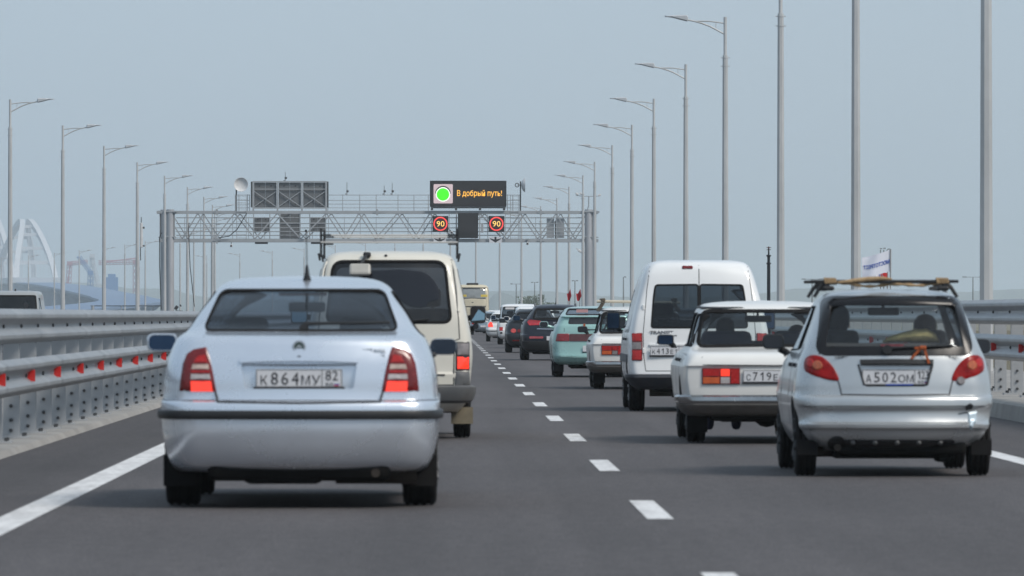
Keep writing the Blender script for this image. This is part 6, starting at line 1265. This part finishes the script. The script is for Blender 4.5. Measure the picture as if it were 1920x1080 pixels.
# ================================================================= flags and the dark mast
flag_w = mat('flag_white', (.68, .70, .78), .8, 0, var=.06, scale=3)
d = 113.5; q = lambda px, py, dd=d: Vector(((px - VX) / F_PX * dd, 0, CAM_H - (py - VY) / F_PX * dd))
def cloth(nx, nz, f):
    mb = MB(); vs = [f(i / nx, j / nz) for j in range(nz + 1) for i in range(nx + 1)]
    fs = [(j * (nx + 1) + i, j * (nx + 1) + i + 1, (j + 1) * (nx + 1) + i + 1, (j + 1) * (nx + 1) + i) for j in range(nz) for i in range(nx)]
    mb.add(vs, fs); mb.add([(x, y + .004, z) for x, y, z in vs], [tuple(reversed(a)) for a in fs]); return mb
def wave(u, v):
    a, b = q(1616 + 54 * u, 483 - 15 * u ** 1.3), q(1617 + 53 * u, 519 - 8 * u + 2 * math.sin(u * 5)); p = a.lerp(b, v); p.y = .05 * math.sin(u * 7 + v * 2) * (1 - u * .8) - (1 - u) * .05; return p
t = thing('flag', (0, d, 0), 'white flag with blue lettering seen from behind, blowing left of its pole', 'flag'); cloth(20, 10, wave).build('cloth', flag_w, t, smooth=60, fix=False)
me = text_mesh('lettering', 'МОСТОТРЕСТ', 1, .02, .001); xs = [v.co.x for v in me.vertices]; ys = [v.co.y for v in me.vertices]
for v in me.vertices:
    u = .965 - (v.co.x - min(xs)) / (max(xs) - min(xs)) * .91; w = .62 - (v.co.y - min(ys)) / (max(ys) - min(ys)) * .20; p = wave(u, w); v.co = p + Vector((0, -.008 - v.co.z, 0))
me.materials.clear(); me.materials.append(mat('flag_text_blue', (.04, .10, .42), .7, 0, var=0)); link('lettering', me, t)
mb = MB(); mb.tube(q(1670.5, 467), q(1669.5, 600), .012, n=8); mb.build('pole', mat('pole_grey', (.3, .3, .3), .5), t)
t = thing('flag', (0, d + .8, 0), 'small white flag with a red and blue roundel below the white flag', 'flag'); q2 = lambda px, py: q(px, py, d + .8)
def wave2(u, v):
    p = q2(1640 + 24 * u, 511 - 4 * u).lerp(q2(1650 + 14 * u, 530), v); p.y = .03 * math.sin(u * 6 + v); return p
cloth(10, 8, wave2).build('cloth', flag_w, t, smooth=60, fix=False); c0 = q2(1663.5, 511.5)
for (r0, r1, m) in ((.0, .085, plate_red), (.098, .115, plate_red), (.13, .142, plate_blue)):
    mb = MB(); N = 12; rg = []
    for r in (r0, r1): rg.append([Vector((c0.x - r * math.cos(math.pi / 2 * k / N), -.055, c0.z - r * math.sin(math.pi / 2 * k / N))) for k in range(N + 1)])
    mb.loft(rg, closed=False); mb.add([(x, -.052, z) for x, y, z in mb.v], [tuple(reversed(f)) for f in mb.f]); mb.build('roundel', m, t, fix=False)
mb = MB()
for px in (1664.5,): mb.tube(q2(px, 508), q2(px, 600), .012, n=8)
mb.build('pole', mat('pole_grey', (.3, .3, .3), .5), t)
d = 140; t = thing('dark_mast', (0, d, 0), 'dark stepped mast between the tall white van and the lamp posts', 'mast'); a = lambda py: q(1441.5, py, d)
blk = mat('mast_dark', (.012, .016, .022), .6); mb = MB(); mb.tube(Vector((a(600).x, 0, .19)), a(497), .040, .036, 12); mb.tube(a(497), a(480), .030, .030, 12); mb.tube(a(480), a(466), .018, .016, 10); mb.build('shaft', blk, t)
mb = MB()
for py in (494, 479.5): mb.lathe([(.036, -.02), (.050, -.01), (.050, .01), (.036, .02)], a(py), 'Z', 12)
tag(mb.build('collar', blk, t), kind='stuff'); mb = MB(); mb.bar(a(464) - Vector((.05, 0, 0)), a(464) + Vector((.05, 0, 0)), .012); mb.bar(a(468) - Vector((.045, 0, 0)), a(468) + Vector((.045, 0, 0)), .012); mb.box(a(464.5), (.03, .03, .05)); mb.build('head', mat('mast_head', (.08, .03, .03), .6), t)
for (px, lb, w) in ((1066, 'small red flag left of a lamp post above the traffic', .16), (1084, 'small red flag right of a lamp post above the traffic', .2)):
    d = 180; t = thing('red_flag', (0, d, 0), lb, 'flag', 'red flags above the cars'); b0 = q(px, 557, d)
    def wv(u, v): return Vector((b0.x + (u - .5) * w * .6 + .03 * v, .03 * math.sin(u * 5), b0.z + .11 - .2 * v + .08 * u - .05 * math.sin(u * 4)))
    cloth(6, 5, wv).build('cloth', mat('flag_cloth_red', (.42, .03, .04), .8), t, smooth=60, fix=False); MB().tube((b0.x + w * .3, 0, b0.z + .2), (b0.x + w * .3 - .02, 0, 1.35), .006, n=6).build('staff', trim_m, t)
